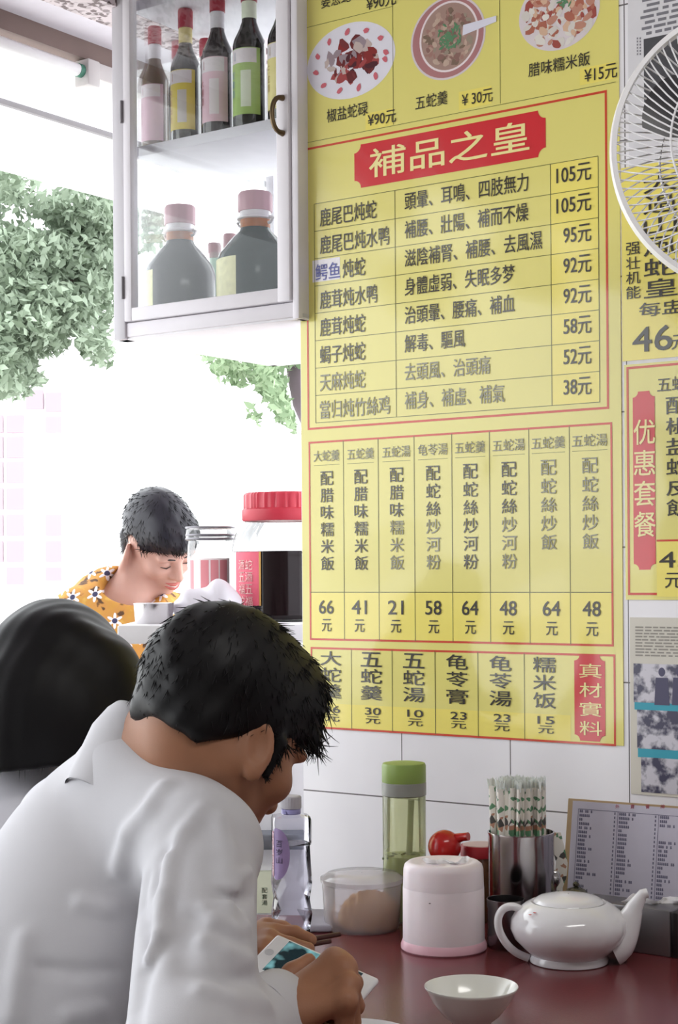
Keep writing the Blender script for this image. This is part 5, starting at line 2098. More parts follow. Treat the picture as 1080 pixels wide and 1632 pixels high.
# folded grey cloth lying behind the water bottle
p0 = PZ(508, 2.335, ZT)


def clothf(X):
    q = X - v3(p0)
    d = s_box(X, p0 + np.array((0, 0, .0055)), (.020, .058, .0050), np.eye(3), .004)
    return d + .0012 * np.sin(150 * q[:, 0] + 40 * q[:, 1]) * np.sin(60 * q[:, 1])


o = sdf_obj('folded_cloth', clothf, p0 - np.array((.03, .07, .002)), p0 + np.array((.03, .07, .018)), .0018, mat('grey_cloth', 'a3a0ab', 0.9))
tag(o, 'small folded grey cloth on the table between the water bottle and the tub', 'cloth')

# ------------------------------------------------------------------ people
SKIN = mat('warm_skin', 'a37358', 0.5, 0.35, vscale=60, var=0.06, sss=0.12, bump=0.08, bscale=900)
SKINR = mat('flushed_skin', 'c07f6b', 0.5, 0.35, vscale=60, var=0.06, sss=0.15)
HAIRM = mat('black_hair', '0d0b0e', 0.5, 0.3, vscale=300, var=0.2)
COTTON = mat('white_cotton_shirt', 'cbcacf', 0.85, 0.2, vscale=14, var=0.02, bump=0.12, bscale=1400)
COTTON2 = mat('off_white_shirt', 'c4c2c9', 0.85, 0.2, vscale=14, var=0.02, bump=0.1, bscale=1200)


def head_sdf(C, f, r, u, s=1.0, female=False, smile=False, ear_out=0.0):
    """a head as one body: cranium, face, jaw, nose, brows, lips, eyelids and ears"""
    AX = np.stack([f, r, u])
    L = lambda a, b, c: C + (f * a + r * b + u * c) * s

    def fn(X):
        d = s_ell(X, L(-.012, 0, .012), (.098 * s, .076 * s, .092 * s), AX)
        d = smin(d, s_ell(X, L(.022, 0, -.045), (.068 * s, .064 * s, .080 * s), AX), .03 * s)
        for sg in (-1, 1):
            d = smin(d, s_cap(X, L(-.012, sg * .054, -.070), L(.050, sg * .022, -.118), .018 * s, .017 * s), .028 * s)
            d = smin(d, s_ell(X, L(.062, sg * .038, -.048), (.024 * s, .026 * s, .020 * s), AX), .022 * s)
            d = smin(d, s_ell(X, L(.080, sg * .030, -.004), (.012 * s, .026 * s, .010 * s), AX), .014 * s)
        d = smin(d, s_ell(X, L(.064, 0, -.120), (.022 * s, .024 * s, .017 * s), AX), .022 * s)
        d = smin(d, s_ell(X, L(.074, 0, -.082), (.020 * s, .030 * s, .026 * s), AX), .018 * s)
        for sg in (-1, 1):                                   # eye hollows and lids
            d = smax(d, -s_ell(X, L(.094, sg * .031, -.024), (.014 * s, .019 * s, .010 * s), AX), .014 * s)
            d = smin(d, s_ell(X, L(.0745, sg * .031, -.025), (.013 * s, .015 * s, .0105 * s), AX), .004 * s)
        d = smin(d, s_cap(X, L(.085, 0, -.012), L(.108, 0, -.054), .008 * s, .0115 * s), .013 * s)
        for sg in (-1, 1):
            d = smin(d, s_ell(X, L(.094, sg * .012, -.058), (.010 * s, .008 * s, .008 * s), AX), .006 * s)
        w = .024 if smile else .020
        lift = .006 if smile else 0
        for (z, rr) in ((-.083, .0055), (-.0935, .0065)):
            d = smin(d, s_cap(X, L(.088, -w, z + lift), L(.095, 0, z), .003 * s, rr * s), .004 * s)
            d = smin(d, s_cap(X, L(.095, 0, z), L(.088, w, z + lift), rr * s, .003 * s), .004 * s)
        for sg in (-1, 1):                                   # ears
            ce = L(-.006, sg * (.078 + ear_out), -.042)
            n_ = r * sg * .86 - f * (.5 + 30 * ear_out)
            n_ /= np.linalg.norm(n_)
            e1 = u * .96 - f * .25
            e1 -= n_ * np.dot(e1, n_); e1 /= np.linalg.norm(e1)
            e2 = np.cross(n_, e1)
            EA = np.stack([e1, e2, n_])
            ear = s_ell(X, ce, (.031 * s, .0175 * s, .0080 * s), EA)
            ear = smax(ear, -s_ell(X, ce + n_ * .008 * s + e1 * .004 * s, (.022 * s, .012 * s, .007 * s), EA), .004 * s)
            ear = smin(ear, s_ell(X, ce - e1 * .027 * s + n_ * .001, (.010 * s, .009 * s, .006 * s), EA), .006 * s)
            d = smin(d, ear, .006 * s)
        return d
    return fn, L, AX


def finger(X, base, dirs, lens, rads):
    pts = [np.array(base, float)]
    for dv, ln_ in zip(dirs, lens):
        dv = np.array(dv, float)
        pts.append(pts[-1] + dv / np.linalg.norm(dv) * ln_)
    return s_path(X, pts, rads, .004)


# ---- the young man ------------------------------------------------
mh = np.array((.70, .714, 0)); mh /= np.linalg.norm(mh)
MC = P(364, 1136, 1.78)
mf, mr, mu = axes(mh, math.radians(35))
mhead, mL, mAX = head_sdf(MC, mf, mr, mu, 1.0)
lean = math.radians(35)
mt = math.sin(lean) * mh + math.cos(lean) * np.array((0, 0, 1.0))       # up along the spine
mb_ = math.cos(lean) * mh - math.sin(lean) * np.array((0, 0, 1.0))      # out of the chest
NB = P(212, 1262, 1.84)
HIP = NB - .53 * mt
neck0, neck1 = mL(-.03, 0, -.060), P(244, 1206, 1.80)
SHR, SHL = P(320, 1352, 1.66), P(112, 1318, 1.94)
ELR, WRR = P(302, 1700, 1.44), P(440, 1622, 1.575)
ELL, WRL = P(215, 1560, 1.95), P(384, 1512, 1.80)
TAX = np.stack([mr, mb_, mt])

# phone plane first: the right hand closes round it
ph_c = P(498, 1553, 1.66)
e1 = np.array((.105, -.055, -.034)); e1 /= np.linalg.norm(e1)
e2 = np.array((-.019, -.049, -.026)); e2 -= e1 * np.dot(e1, e2); e2 /= np.linalg.norm(e2)
en = np.cross(e1, e2)
if en[2] < 0:
    en = -en


def right_hand(X):
    """back of the hand to the camera, thumb along the top of the phone, fingers folded under it"""
    k = 1.60 / FPX
    w = WRR
    kn = [P(531, 1530, 1.60), P(549, 1546, 1.575), P(556, 1570, 1.555), P(552, 1596, 1.54)]
    pb = [P(462, 1590, 1.59), P(468, 1604, 1.57), P(470, 1616, 1.555), P(468, 1628, 1.545)]
    d = None
    for a, b, rr in zip(pb, kn, (.0115, .0122, .0118, .0108)):
        e = smin(s_cap(X, a, b, rr * 1.15, rr * .82), s_ell(X, b, (rr * .98,) * 3), .006)
        d = e if d is None else smin(d, e, .009)
    d = smin(d, s_cap(X, w, (pb[1] + pb[2]) / 2, .024, .022), .02)
    d = smin(d, s_cap(X, (pb[0] + pb[1]) / 2, (kn[0] + kn[1]) / 2, .016, .013), .015)
    # fingers: from each knuckle down and round under the phone
    for i, q in enumerate(kn):
        ln_ = (.036, .040, .038, .030)[i]
        d1 = (np.array((.42, .30, -.55)), np.array((.22, .22, -.85)), np.array((.05, .15, -.95)), np.array((-.1, .12, -.95)))[i]
        d2 = np.array((-.55, .75, -.35))
        d3 = np.array((-.8, .5, .25))
        d = smin(d, finger(X, q, (d1, d2, d3), (ln_, ln_ * .62, ln_ * .5), (.0102, .0092, .0084, .0072)), .005)
    # thumb leaves the side of the palm and lies along the screen
    tb_ = P(452, 1596, 1.60)
    d = smin(d, s_path(X, [tb_, P(447, 1576, 1.615), P(466, 1551, 1.628), P(492, 1531, 1.642)], (.017, .0125, .0105, .0078), .006), .012)
    return d


def left_hand(X):
    """the far hand, palm down, pinching the chopsticks"""
    w = WRL
    kn = [P(436, 1487, 1.80), P(430, 1497, 1.775), P(424, 1510, 1.755), P(416, 1522, 1.74)]
    pb = [P(404, 1489, 1.81), P(401, 1500, 1.80), P(399, 1511, 1.785), P(397, 1520, 1.77)]
    d = None
    for a, b, rr in zip(pb, kn, (.011, .0115, .011, .010)):
        e = s_cap(X, a, b, rr * 1.1, rr)
        d = e if d is None else smin(d, e, .014)
    d = smin(d, s_cap(X, w, (pb[1] + pb[2]) / 2, .022, .019), .018)
    tips = ((P(468, 1488, 1.80), P(495, 1498, 1.79)), (P(462, 1506, 1.765), P(492, 1512, 1.765)), (P(455, 1520, 1.745), P(484, 1524, 1.755)), (P(446, 1532, 1.735), P(468, 1538, 1.75)))
    for i, q in enumerate(kn):
        d = smin(d, s_path(X, [q, tips[i][0], tips[i][1]], ((.0098, .0088, .0072), (.0098, .0086, .0072), (.0095, .0082, .0068), (.0085, .0075, .0062))[i], .004), .004)
    d = smin(d, s_path(X, [P(406, 1492, 1.82), P(424, 1480, 1.83), P(448, 1482, 1.825), P(474, 1491, 1.812)], (.013, .0115, .0098, .0078), .006), .010)
    return d


def man_body(X):
    d = mhead(X)
    d = smin(d, s_cap(X, neck0, neck1, .052, .060), .03)
    d = smin(d, s_cap(X, neck1, NB - .04 * mt, .055, .05), .03)
    d = smin(d, s_ell(X, NB - .25 * mt - .01 * mb_, (.112, .070, .27), TAX), .05)
    d = smin(d, s_cap(X, SHR, SHL, .036, .034), .03)
    d = smin(d, s_cap(X, SHR, ELR, .042, .036), .02)
    d = smin(d, s_cap(X, ELR, WRR, .036, .024), .015)
    d = smin(d, s_cap(X, SHL, ELL, .042, .036), .02)
    d = smin(d, s_cap(X, ELL, WRL, .036, .022), .015)
    d = smin(d, right_hand(X), .010)
    d = smin(d, left_hand(X), .010)
    return d


def blo(pts, pad):
    pts = np.array(pts)
    return pts.min(0) - pad, pts.max(0) + pad


man = empty('person', (HIP[0], HIP[1], 0.0), 'man with short black hair in a white shirt, bent over a phone at the table', 'person')
lo, hi = blo([mL(.13, 0, -.14), mL(-.11, .1, .1), mL(-.11, -.1, .1), HIP, SHR, SHL, ELR, ELL, WRR, P(575, 1640, 1.55), P(575, 1500, 1.7)], .06)
body = sdf_obj('body', man_body, lo, hi, .0028, SKIN, man)


# shirt
def shirt_base(X):
    d = s_ell(X, NB - .25 * mt + .008 * mb_, (.155, .106, .34), TAX)
    d = smin(d, s_cap(X, NB - .09 * mt + .01 * mb_, HIP, .098, .125), .05)
    d = smin(d, s_cap(X, SHR, SHL, .054, .052), .045)
    d = smin(d, s_cap(X, SHR, neck1 - .03 * mt - .005 * mb_, .054, .062), .04)
    d = smin(d, s_cap(X, SHL, neck1 - .035 * mt, .048, .052), .04)
    d = smin(d, s_cap(X, SHL, ELL, .054, .055), .03)
    d = smin(d, s_cap(X, ELL, WRL - (WRL - ELL) * .12, .052, .036), .02)
    return d


def shirt_arm(X):
    d = s_cap(X, SHR, ELR, .058, .059)
    d = smin(d, s_cap(X, ELR, WRR - (WRR - ELR) * .10, .058, .040), .02)
    return d


FOLDS = []


def shirt_sdf(X):
    d = smin(shirt_base(X), shirt_arm(X), .008)
    d = d - .0018 * np.sin(38 * X[:, 0] + 21 * X[:, 2] + 2.2 * np.sin(17 * X[:, 2])) * np.sin(15 * X[:, 1] + 9 * X[:, 2])
    for (pts, rad, k, sgn) in FOLDS:
        e = s_path(X, pts, rad, .006)
        d = smin(d, e, k) if sgn > 0 else smax(d, -e, k)
    return d


def fold(pix, r, k, sgn, depth=0.0):
    """a ridge or crease laid on the cloth along a line of points"""
    pts = []
    for (x, y) in pix:
        p = trace(lambda X: smin(shirt_base(X), shirt_arm(X), .016), x, y)
        if p is None:
            continue
        v = p - np.array((0, 0, CAMZ)); v /= np.linalg.norm(v)
        p = p + v * (depth + (r * .36 if sgn > 0 else -r * .22))
        if pts and np.linalg.norm(p - pts[-1]) > .075:       # the line jumps to another body: keep one side only
            break
        pts.append(p)
    if len(pts) > 1:
        n = len(pts)
        rad = [.7 * r * (0.3 + 0.7 * math.sin(math.pi * min(1, max(0, (i + .5) / n)))) for i in range(n)]
        NEW.append((pts, rad, k, sgn))


NEW = []
# armhole seam and deep armpit crease
fold([(322, 1290), (292, 1330), (272, 1370), (262, 1420), (256, 1470), (250, 1510)], .010, .012, 1)
fold([(262, 1360), (250, 1400), (262, 1450), (248, 1500), (228, 1545), (216, 1600), (214, 1640)], .010, .016, -1)
fold([(230, 1400), (222, 1440), (230, 1470), (236, 1500)], .007, .014, -1)
fold([(268, 1372), (262, 1430), (255, 1490), (236, 1530)], .009, .012, 1)
# shoulder blade pull lines
fold([(262, 1255), (238, 1290), (205, 1330), (190, 1380)], .007, .02, 1)
# sleeve folds
fold([(352, 1310), (362, 1360), (366, 1420), (360, 1470)], .007, .02, 1)
fold([(398, 1390), (378, 1400), (356, 1396)], .004, .01, 1)
fold([(402, 1428), (380, 1436), (352, 1426)], .0045, .012, -1)
fold([(392, 1478), (370, 1486), (340, 1470), (322, 1450)], .006, .014, 1)
fold([(300, 1460), (290, 1500), (296, 1540)], .008, .02, -1)
fold([(395, 1530), (360, 1520), (325, 1500)], .006, .016, 1)
fold([(400, 1560), (360, 1560), (318, 1545)], .005, .014, -1)
fold([(420, 1600), (370, 1596), (320, 1580)], .006, .016, 1)
# back drags
fold([(60, 1540), (120, 1548), (190, 1545)], .004, .014, -1)
fold([(40, 1500), (30, 1560), (20, 1620)], .006, .02, 1)
fold([(130, 1440), (175, 1450), (215, 1480)], .005, .016, 1)
fold([(110, 1620), (160, 1610), (205, 1600)], .005, .016, 1)
FOLDS = NEW
lo, hi = blo([HIP, SHR, SHL, ELR, ELL, WRR, WRL, NB + .06 * mt, neck1], .085)
shirt = sdf_obj('shirt', shirt_sdf, (lo[0] - .1, lo[1] - .06, HIP[2] - .06), hi, .0034, COTTON, man)

# collar: a standing band round the neck with the fall turned down over it
nk = (neck0 - neck1); nk /= np.linalg.norm(nk)
nk = .70 * mh + .714 * np.array((0, 0, 1.0)); nk /= np.linalg.norm(nk)
ck = P(214, 1233, 1.80)
ca = -mb_ + .0 * mr
ca -= nk * np.dot(ca, nk); ca /= np.linalg.norm(ca)                       # towards the nape
cb = np.cross(nk, ca)


def collar():
    V, F = [], []
    n, m_n = 72, 9
    prof = [(.000, -.020), (.004, .004), (.004, .026), (.002, .036), (-.001, .038), (-.004, .034), (-.003, .016), (-.002, -.004), (-.003, -.02)]
    outer = [(-.004, -.055), (.009, .008), (.0065, .030), (.003, .0385), (-.001, .0385), (-.0035, .034), (-.003, .014), (-.003, -.004), (-.006, -.055)]
    span = math.radians(165)
    for i in range(n + 1):
        a = -math.radians(40) + (span + math.radians(40)) * i / n
        back = 0.5 + 0.5 * math.cos(a)
        base = ck + nk * (-.030 + .034 * back) - ca * .002
        rr = .063 + .006 * back - .034 * max(0, -math.sin(a)) ** 2
        dirv = ca * math.cos(a) + cb * math.sin(a)
        wv = .0012 * math.sin(5 * a)
        for (o_, h_) in outer:
            V.append(base + dirv * (rr + o_ + wv) + nk * (h_ * (.80 + .30 * back)))
    for i in range(n):
        for j in range(m_n - 1):
            F.append((i * m_n + j, (i + 1) * m_n + j, (i + 1) * m_n + j + 1, i * m_n + j + 1))
    F.append(list(range(m_n))); F.append([n * m_n + j for j in range(m_n)][::-1])
    return mesh_obj('collar', V, F, COTTON, shirt, angle=1.3)


collar()
cd = WRR - ELR; cd /= np.linalg.norm(cd)


def cuffs(w, e, r0, nm):
    cd = w - e; L_ = np.linalg.norm(cd); cd /= L_
    c0 = e + cd * (L_ * .78)
    a = np.cross(cd, (0, 0, 1.0)); a /= np.linalg.norm(a)
    b = np.cross(cd, a)
    V, F = [], []
    pr = [(-.004, 0), (.002, -.002), (.003, .02), (.002, .042), (-.002, .044), (-.006, .040), (-.006, .01)]
    n = 40
    for i in range(n):
        t = 2 * math.pi * i / n
        for (o_, h_) in pr:
            V.append(c0 + (a * math.cos(t) + b * math.sin(t)) * (r0 + o_ + .0015 * math.sin(3 * t)) + cd * h_)
    q = len(pr)
    for i in range(n):
        for j in range(q):
            F.append((i * q + j, ((i + 1) % n) * q + j, ((i + 1) % n) * q + (j + 1) % q, i * q + (j + 1) % q))
    mesh_obj('cuff', V, F, COTTON, shirt, angle=1.2)


cuffs(WRR, ELR, .0425, 'cuff')
cuffs(WRL, ELL, .038, 'cuff')
# hair of the man: a shaped cap with loose locks on it
def man_hair(X):
    d = s_ell(X, mL(-.018, 0, .016), (.104, .084, .097), mAX)
    d = smin(d, s_ell(X, mL(.042, .004, .050), (.058, .064, .052), mAX), .03)
    d = smin(d, s_ell(X, mL(-.052, 0, -.050), (.044, .062, .046), mAX), .025)
    d = smin(d, s_ell(X, mL(.086, .012, .012), (.018, .046, .030), mAX), .02)
    q = (X - v3(MC)) @ np.asarray(mAX, dtype=np.float32).T
    # hairline: low at the nape, rising over the ears to the temples
    line = -.058 - .016 * np.clip(q[:, 1] / .05, 0, 1) + .050 * np.clip((q[:, 0] + .058) / .058, 0, 1) + .032 * np.clip((q[:, 0] - .03) / .05, 0, 1) + .012 * np.sin(30 * q[:, 1]) * np.clip(-q[:, 0] * 20, 0, 1) * .3
    d = smax(d, line - q[:, 2], .012)
    for sg in (-1, 1):                                        # sideburns
        d = smin(d, s_cap(X, mL(.022, sg * .072, -.02), mL(.026, sg * .070, -.055), .010, .005), .008)
    d = d + .0012 * np.sin(140 * q[:, 1] + 60 * q[:, 0]) * np.sin(120 * q[:, 0] - 70 * q[:, 2])
    return d


lo, hi = blo([mL(.14, .1, .13), mL(-.14, -.1, .13), mL(-.14, .1, -.1), mL(.14, -.1, -.08)], .05)
hair = sdf_obj('hair', man_hair, lo, hi, .0032, HAIRM, man)


def locks(f, n, base, dirfn, length, r0, seed, parent, pix=None, seg=5):
    """loose strands rooted on a hair body, each a thin tapering tube"""
    rg_ = np.random.RandomState(seed)
    V, F = [], []
    roots = rg_.randint(0, len(base.data.vertices), n)
    off = wloc(base)
    for ri in roots:
        vtx = base.data.vertices[int(ri)]
        p = np.array(vtx.co[:]) + off
        nn = np.array(vtx.normal[:])
        res = dirfn(p, nn, rg_)
        if res is None:
            continue
        dv, ln_, bend = res
        a = np.cross(dv, rg_.normal(size=3)); a /= np.linalg.norm(a) + 1e-9
        b = np.cross(dv, a)
        i0 = len(V)
        q = p - nn * .003
        cur = dv.copy()
        for s_ in range(seg + 1):
            t = s_ / seg
            rr = r0 * (1 - t) ** .7 + .00012
            for kk in range(3):
                an = 2.094 * kk
                V.append(q + (a * math.cos(an) + b * math.sin(an)) * rr)
            cur = cur + bend / seg
            cur /= np.linalg.norm(cur)
            q = q + cur * ln_ / seg
        for s_ in range(seg):
            for kk in range(3):
                l_ = (kk + 1) % 3
                F.append((i0 + s_ * 3 + kk, i0 + s_ * 3 + l_, i0 + (s_ + 1) * 3 + l_, i0 + (s_ + 1) * 3 + kk))
    ob = mesh_obj('loose_hair', V, F, HAIRM, parent, angle=3.2)
    ob['kind'] = 'stuff'
    return ob


def man_dir(p, nn, rg_):
    q = np.array([np.dot(p - MC, mf), np.dot(p - MC, mr), np.dot(p - MC, mu)])
    crown = mL(-.055, 0, .10)
    away = p - crown
    tan = away - nn * np.dot(away, nn)
    tan /= np.linalg.norm(tan) + 1e-6
    fr = max(0.0, min(1.0, (q[0] - .02) / .07))
    low = q[2] < -.035
    ln_ = .010 if low else .013 + .010 * rg_.rand() + fr * .014 * rg_.rand()
    dv = tan + nn * ((.05 if low else .22) + .38 * fr * rg_.rand()) + rg_.normal(size=3) * (.10 + .16 * fr)
    dv /= np.linalg.norm(dv)
    return dv, ln_, rg_.normal(size=3) * .3 - nn * .25 + np.array((0, 0, -.2))


locks(man_hair, 5600, hair, man_dir, 0, .0009, 11, hair)
tr_ = MB()
# trousers and shoes, below the table line
KN = [HIP + mh * .40 + mr * sg * .11 + np.array((0, 0, -.03)) for sg in (-1, 1)]


def trousers(X):
    d = s_ell(X, HIP - np.array((0, 0, .04)), (.15, .14, .11))
    for i, sg in enumerate((-1, 1)):
        h0 = HIP + mr * sg * .09 - np.array((0, 0, .04))
        ft = np.array((KN[i][0] - .02 * mh[0], KN[i][1], .09))
        d = smin(d, s_cap(X, h0, KN[i], .088, .066), .04)
        d = smin(d, s_cap(X, KN[i], ft, .064, .050), .02)
    return d


lo, hi = blo([HIP, KN[0], KN[1], (KN[0][0], KN[0][1], .06), (KN[1][0], KN[1][1], .06)], .17)
lo[2] = .03
sdf_obj('trousers', trousers, lo, hi, .008, mat('dark_blue_trousers', '2c3140', 0.8), man)
for i in range(2):
    ft = np.array((KN[i][0], KN[i][1], .035))

    def shoe(X, ft=ft):
        d = s_cap(X, ft - mh * .05 + np.array((0, 0, .01)), ft + mh * .15, .042, .034)
        return smax(d, .002 - X[:, 2], .004)
    sdf_obj('shoe', shoe, ft - .26, ft + np.array((.26, .26, .08)), .006, mat('dark_shoe', '27262a', 0.5), man)

# the stool he sits on
st_ = empty('stool', (HIP[0], HIP[1], 0), 'round red plastic stool under the man in the white shirt', 'stool')
sz = HIP[2] - .155
m_ = MB(); m_.lathe([(.001, sz - .03), (.15, sz - .03), (.165, sz - .02), (.165, sz - .006), (.155, sz), (.001, sz)], (HIP[0], HIP[1], 0), 40, cap0=False, cap1=False)
m_.build('seat', mat('red_stool_plastic', 'a83a3a', 0.4), st_)
for q in range(4):
    a = math.pi / 4 + q * math.pi / 2
    m_ = MB(); m_.tube([(HIP[0] + .12 * math.cos(a), HIP[1] + .12 * math.sin(a), sz - .025), (HIP[0] + .17 * math.cos(a), HIP[1] + .17 * math.sin(a), 0)], [.02, .016], 12)
    m_.build('leg', MATS['red_stool_plastic'], st_)

# phone in his right hand, chopsticks in his left, bracelet
pf = lambda x, y, z: ph_c + e1 * x + e2 * y + en * z
phone = empty('phone', ph_c, 'white smartphone with a lit screen held in the hand of the man', 'phone')
m_ = MB(); m_.bbox(-.062, .062, -.0293, .0293, -.0038, .0038, .0035, pf, 3)
m_.build('phone_body', mat('white_phone_shell', 'e9e8ea', 0.2, 0.5), phone)
m_ = MB(); m_.box(-.0445, .0445, -.0255, .0255, .00375, .0041, pf)


def screen_mat():
    m = mat('phone_screen', '10181c', 0.1, 0.5)
    nt = m.node_tree
    b = nt.nodes['Principled BSDF']
    tc = nt.nodes.new('ShaderNodeTexCoord')
    n = nt.nodes.new('ShaderNodeTexNoise'); n.inputs['Scale'].default_value = 45
    nt.links.new(tc.outputs['Object'], n.inputs['Vector'])
    cr = nt.nodes.new('ShaderNodeValToRGB')
    e = cr.color_ramp.elements
    e[0].position, e[1].position = .5, .72
    e[0].color, e[1].color = (.006, .012, .014, 1), (.16, .36, .38, 1)
    nt.links.new(n.outputs['Fac'], cr.inputs[0])
    nt.links.new(cr.outputs[0], b.inputs['Emission Color'])
    b.inputs['Emission Strength'].default_value = 0.8
    return m


m_.build('screen', screen_mat(), phone, smooth=False)
m_ = MB(); m_.tube([pf(-.053, 0, .0036), pf(-.053, 0, .0041)], .0048, 24); m_.build('home_button', mat('grey_home_button', 'c4c4c8', 0.3), phone)
m_ = MB(); m_.bbox(.0505, .0515, -.005, .005, .0036, .0041, .0002, pf); m_.build('earpiece', mat('dark_earpiece', '4c4c50', 0.5), phone)
WOODC = mat('dark_red_wood', '4a2a26', 0.45, 0.4, vscale=80, var=.2)
for i, (a, b, lab) in enumerate(((P(412, 1512, 1.79), P(541, 1489, 1.86), 'dark chopstick in the hand of the man, upper and longer of the two'),
                                 (P(418, 1519, 1.77), P(526, 1500, 1.83), 'dark chopstick in the hand of the man, lower and shorter of the two'))):
    ob = MB(); d_ = a - b
    ob.tube([a + d_ * .25, a, b], [.0040, .0037, .0026], 10)
    o = ob.build('chopstick', WOODC)
    tag(o, lab, 'chopstick', 'chopsticks held by the man')
cd2 = WRL - ELL; cd2 /= np.linalg.norm(cd2)
br = MB()
cb0 = WRL + cd2 * .008
a_ = np.cross(cd2, (0, 0, 1.)); a_ /= np.linalg.norm(a_)
b_ = np.cross(cd2, a_)
for q in range(14):
    t = 2 * math.pi * q / 14
    cc_ = cb0 + (a_ * math.cos(t) + b_ * math.sin(t)) * .026
    br.lathe([(max(.0003, .0062 * math.sin(math.pi * i / 8)), -.0062 * math.cos(math.pi * i / 8)) for i in range(9)], tuple(cc_), 12, cap0=False, cap1=False)
o = br.build('bracelet', mat('olive_bead', '6d6248', 0.35))
tag(o, 'bracelet of olive brown beads on the far wrist of the man', 'bracelet')

# ---- the woman on the left -----------------------------------------
wh = np.array((.70, .71, 0)); wh /= np.linalg.norm(wh)
WC = P(96, 1084, 2.36)
wf_, wr_, wu_ = axes(wh, math.radians(34))
whead, wL, wAX = head_sdf(WC, wf_, wr_, wu_, 1.0, True)
WNB = P(40, 1268, 2.36)
wt = math.sin(.35) * wh + math.cos(.35) * np.array((0, 0, 1.))
wb2 = math.cos(.35) * wh - math.sin(.35) * np.array((0, 0, 1.))
WHIP = WNB - (WNB[2] - HIP[2]) / wt[2] * wt
WTA = np.stack([wr_, wb2, wt])
WSR, WSL = WNB + wr_ * .155 - .045 * wt, WNB - wr_ * .155 - .045 * wt
WER, WEL = WSR + np.array((.04, .03, -.24)), WSL + np.array((.06, .03, -.24))
WWR, WWL = WER + wh * .20 + np.array((0, 0, .03)), WEL + wh * .20 + np.array((0, 0, .03))


def wl_body(X):
    d = whead(X)
    d = smin(d, s_cap(X, wL(-.03, 0, -.06), WNB, .045, .055), .03)
    d = smin(d, s_ell(X, WNB - .24 * wt, (.13, .085, .27), WTA), .05)
    d = smin(d, s_cap(X, WSR, WSL, .034, .034), .04)
    for s0, e0, w0 in ((WSR, WER, WWR), (WSL, WEL, WWL)):
        d = smin(d, s_cap(X, s0, e0, .036, .03), .02)
        d = smin(d, s_cap(X, e0, w0, .03, .02), .015)
        pd = w0 + wh * .075
        d = smin(d, s_cap(X, w0, pd, .020, .022), .012)
        for q in range(4):
            o_ = wr_ * (.024 - .016 * q)
            d = smin(d, s_path(X, [pd + o_, pd + o_ + wh * .04 + (0, 0, -.004), pd + o_ + wh * (.07 - .006 * abs(q - 1)) + np.array((0, 0, -.022))], (.0085, .0075, .006), .004), .006)
        d = smin(d, s_path(X, [w0 + wh * .02, w0 + wh * .05 - wr_ * .03, w0 + wh * .085 - wr_ * .032], (.012, .010, .007), .005), .008)
    return d


wom = empty('person', (WHIP[0], WHIP[1], 0), 'person with long straight black hair in a white top, seen from behind beside the man', 'person')
lo, hi = blo([wL(.13, 0, -.14), wL(-.11, .1, .1), WHIP, WSR, WSL, WER, WEL, WWR + wh * .16, WWL + wh * .16], .06)
sdf_obj('body', wl_body, lo, hi, .0045, SKIN, wom)


def wl_top(X):
    d = s_ell(X, WNB - .22 * wt, (.152, .108, .33), WTA)
    d = smin(d, s_cap(X, WNB - .08 * wt, WHIP, .10, .125), .05)
    d = smin(d, s_cap(X, WSR, WSL, .050, .050), .05)
    d = smin(d, s_cap(X, WNB - .01 * wt, WSR, .055, .048), .04)
    for s0, e0 in ((WSR, WER), (WSL, WEL)):
        d = smin(d, s_cap(X, s0, e0, .050, .048), .02)
    d = smax(d, -s_cap(X, WNB + .01 * wt, WNB + .12 * wt, .045, .06), .01)
    d = d - .002 * np.sin(40 * X[:, 0] + 30 * X[:, 2]) * np.sin(22 * X[:, 1] + 12 * X[:, 2])
    return d


lo, hi = blo([WHIP, WSR, WSL, WER, WEL, WNB], .09)
lo[2] = WHIP[2] - .08
sdf_obj('top', wl_top, lo, hi, .005, COTTON2, wom)


def wl_hair(X):
    d = s_ell(X, wL(-.012, 0, .014), (.106, .087, .098), wAX)
    d = smin(d, s_ell(X, P(172, 1082, 2.33), (.050, .050, .062)), .025)     # hair drawn round the cheek
    d = smin(d, s_ell(X, wL(.040, -.045, -.005), (.055, .050, .075), wAX), .02)
    d = smin(d, s_ell(X, P(78, 1130, 2.29), (.118, .06, .13)), .04)
    d = smin(d, s_ell(X, P(45, 1190, 2.25), (.105, .05, .12)), .04)
    # smooth trimmed ends, long down the back
    end = P(60, 1221, 2.25)
    d = smax(d, (end[2] + .10 * (X[:, 0] - end[0])) - X[:, 2], .01)
    q = (X - v3(WC)) @ np.asarray(wAX, dtype=np.float32).T
    d = smax(d, -s_ell(X, wL(.13, 0, -.055), (.075, .05, .085), wAX), .012)
    return d + .0004 * np.sin(260 * q[:, 1] + 14 * q[:, 2])


lo, hi = blo([wL(.13, .1, .12), wL(-.13, -.1, .12), wL(-.13, .1, -.1), P(0, 1240, 2.15), P(200, 1240, 2.4), P(-70, 1200, 2.2)], .06)
wlh = sdf_obj('hair', wl_hair, lo, hi, .0035, HAIRM, wom)


def wl_dir(p, nn, rg_):
    if nn[2] > .55 or nn[2] < -.35 or p[2] < WNB[2] + .075:
        return None
    down = np.array((-.12, -.1, -1.0))
    tdir = down - nn * np.dot(down, nn)
    tdir /= np.linalg.norm(tdir) + 1e-6
    dv = tdir + nn * .02 + rg_.normal(size=3) * .03
    return dv / np.linalg.norm(dv), .02 + .02 * rg_.rand(), np.array((0, 0, -.25)) - nn * .3


locks(wl_hair, 3200, wlh, wl_dir, 0, .0009, 5, wlh)


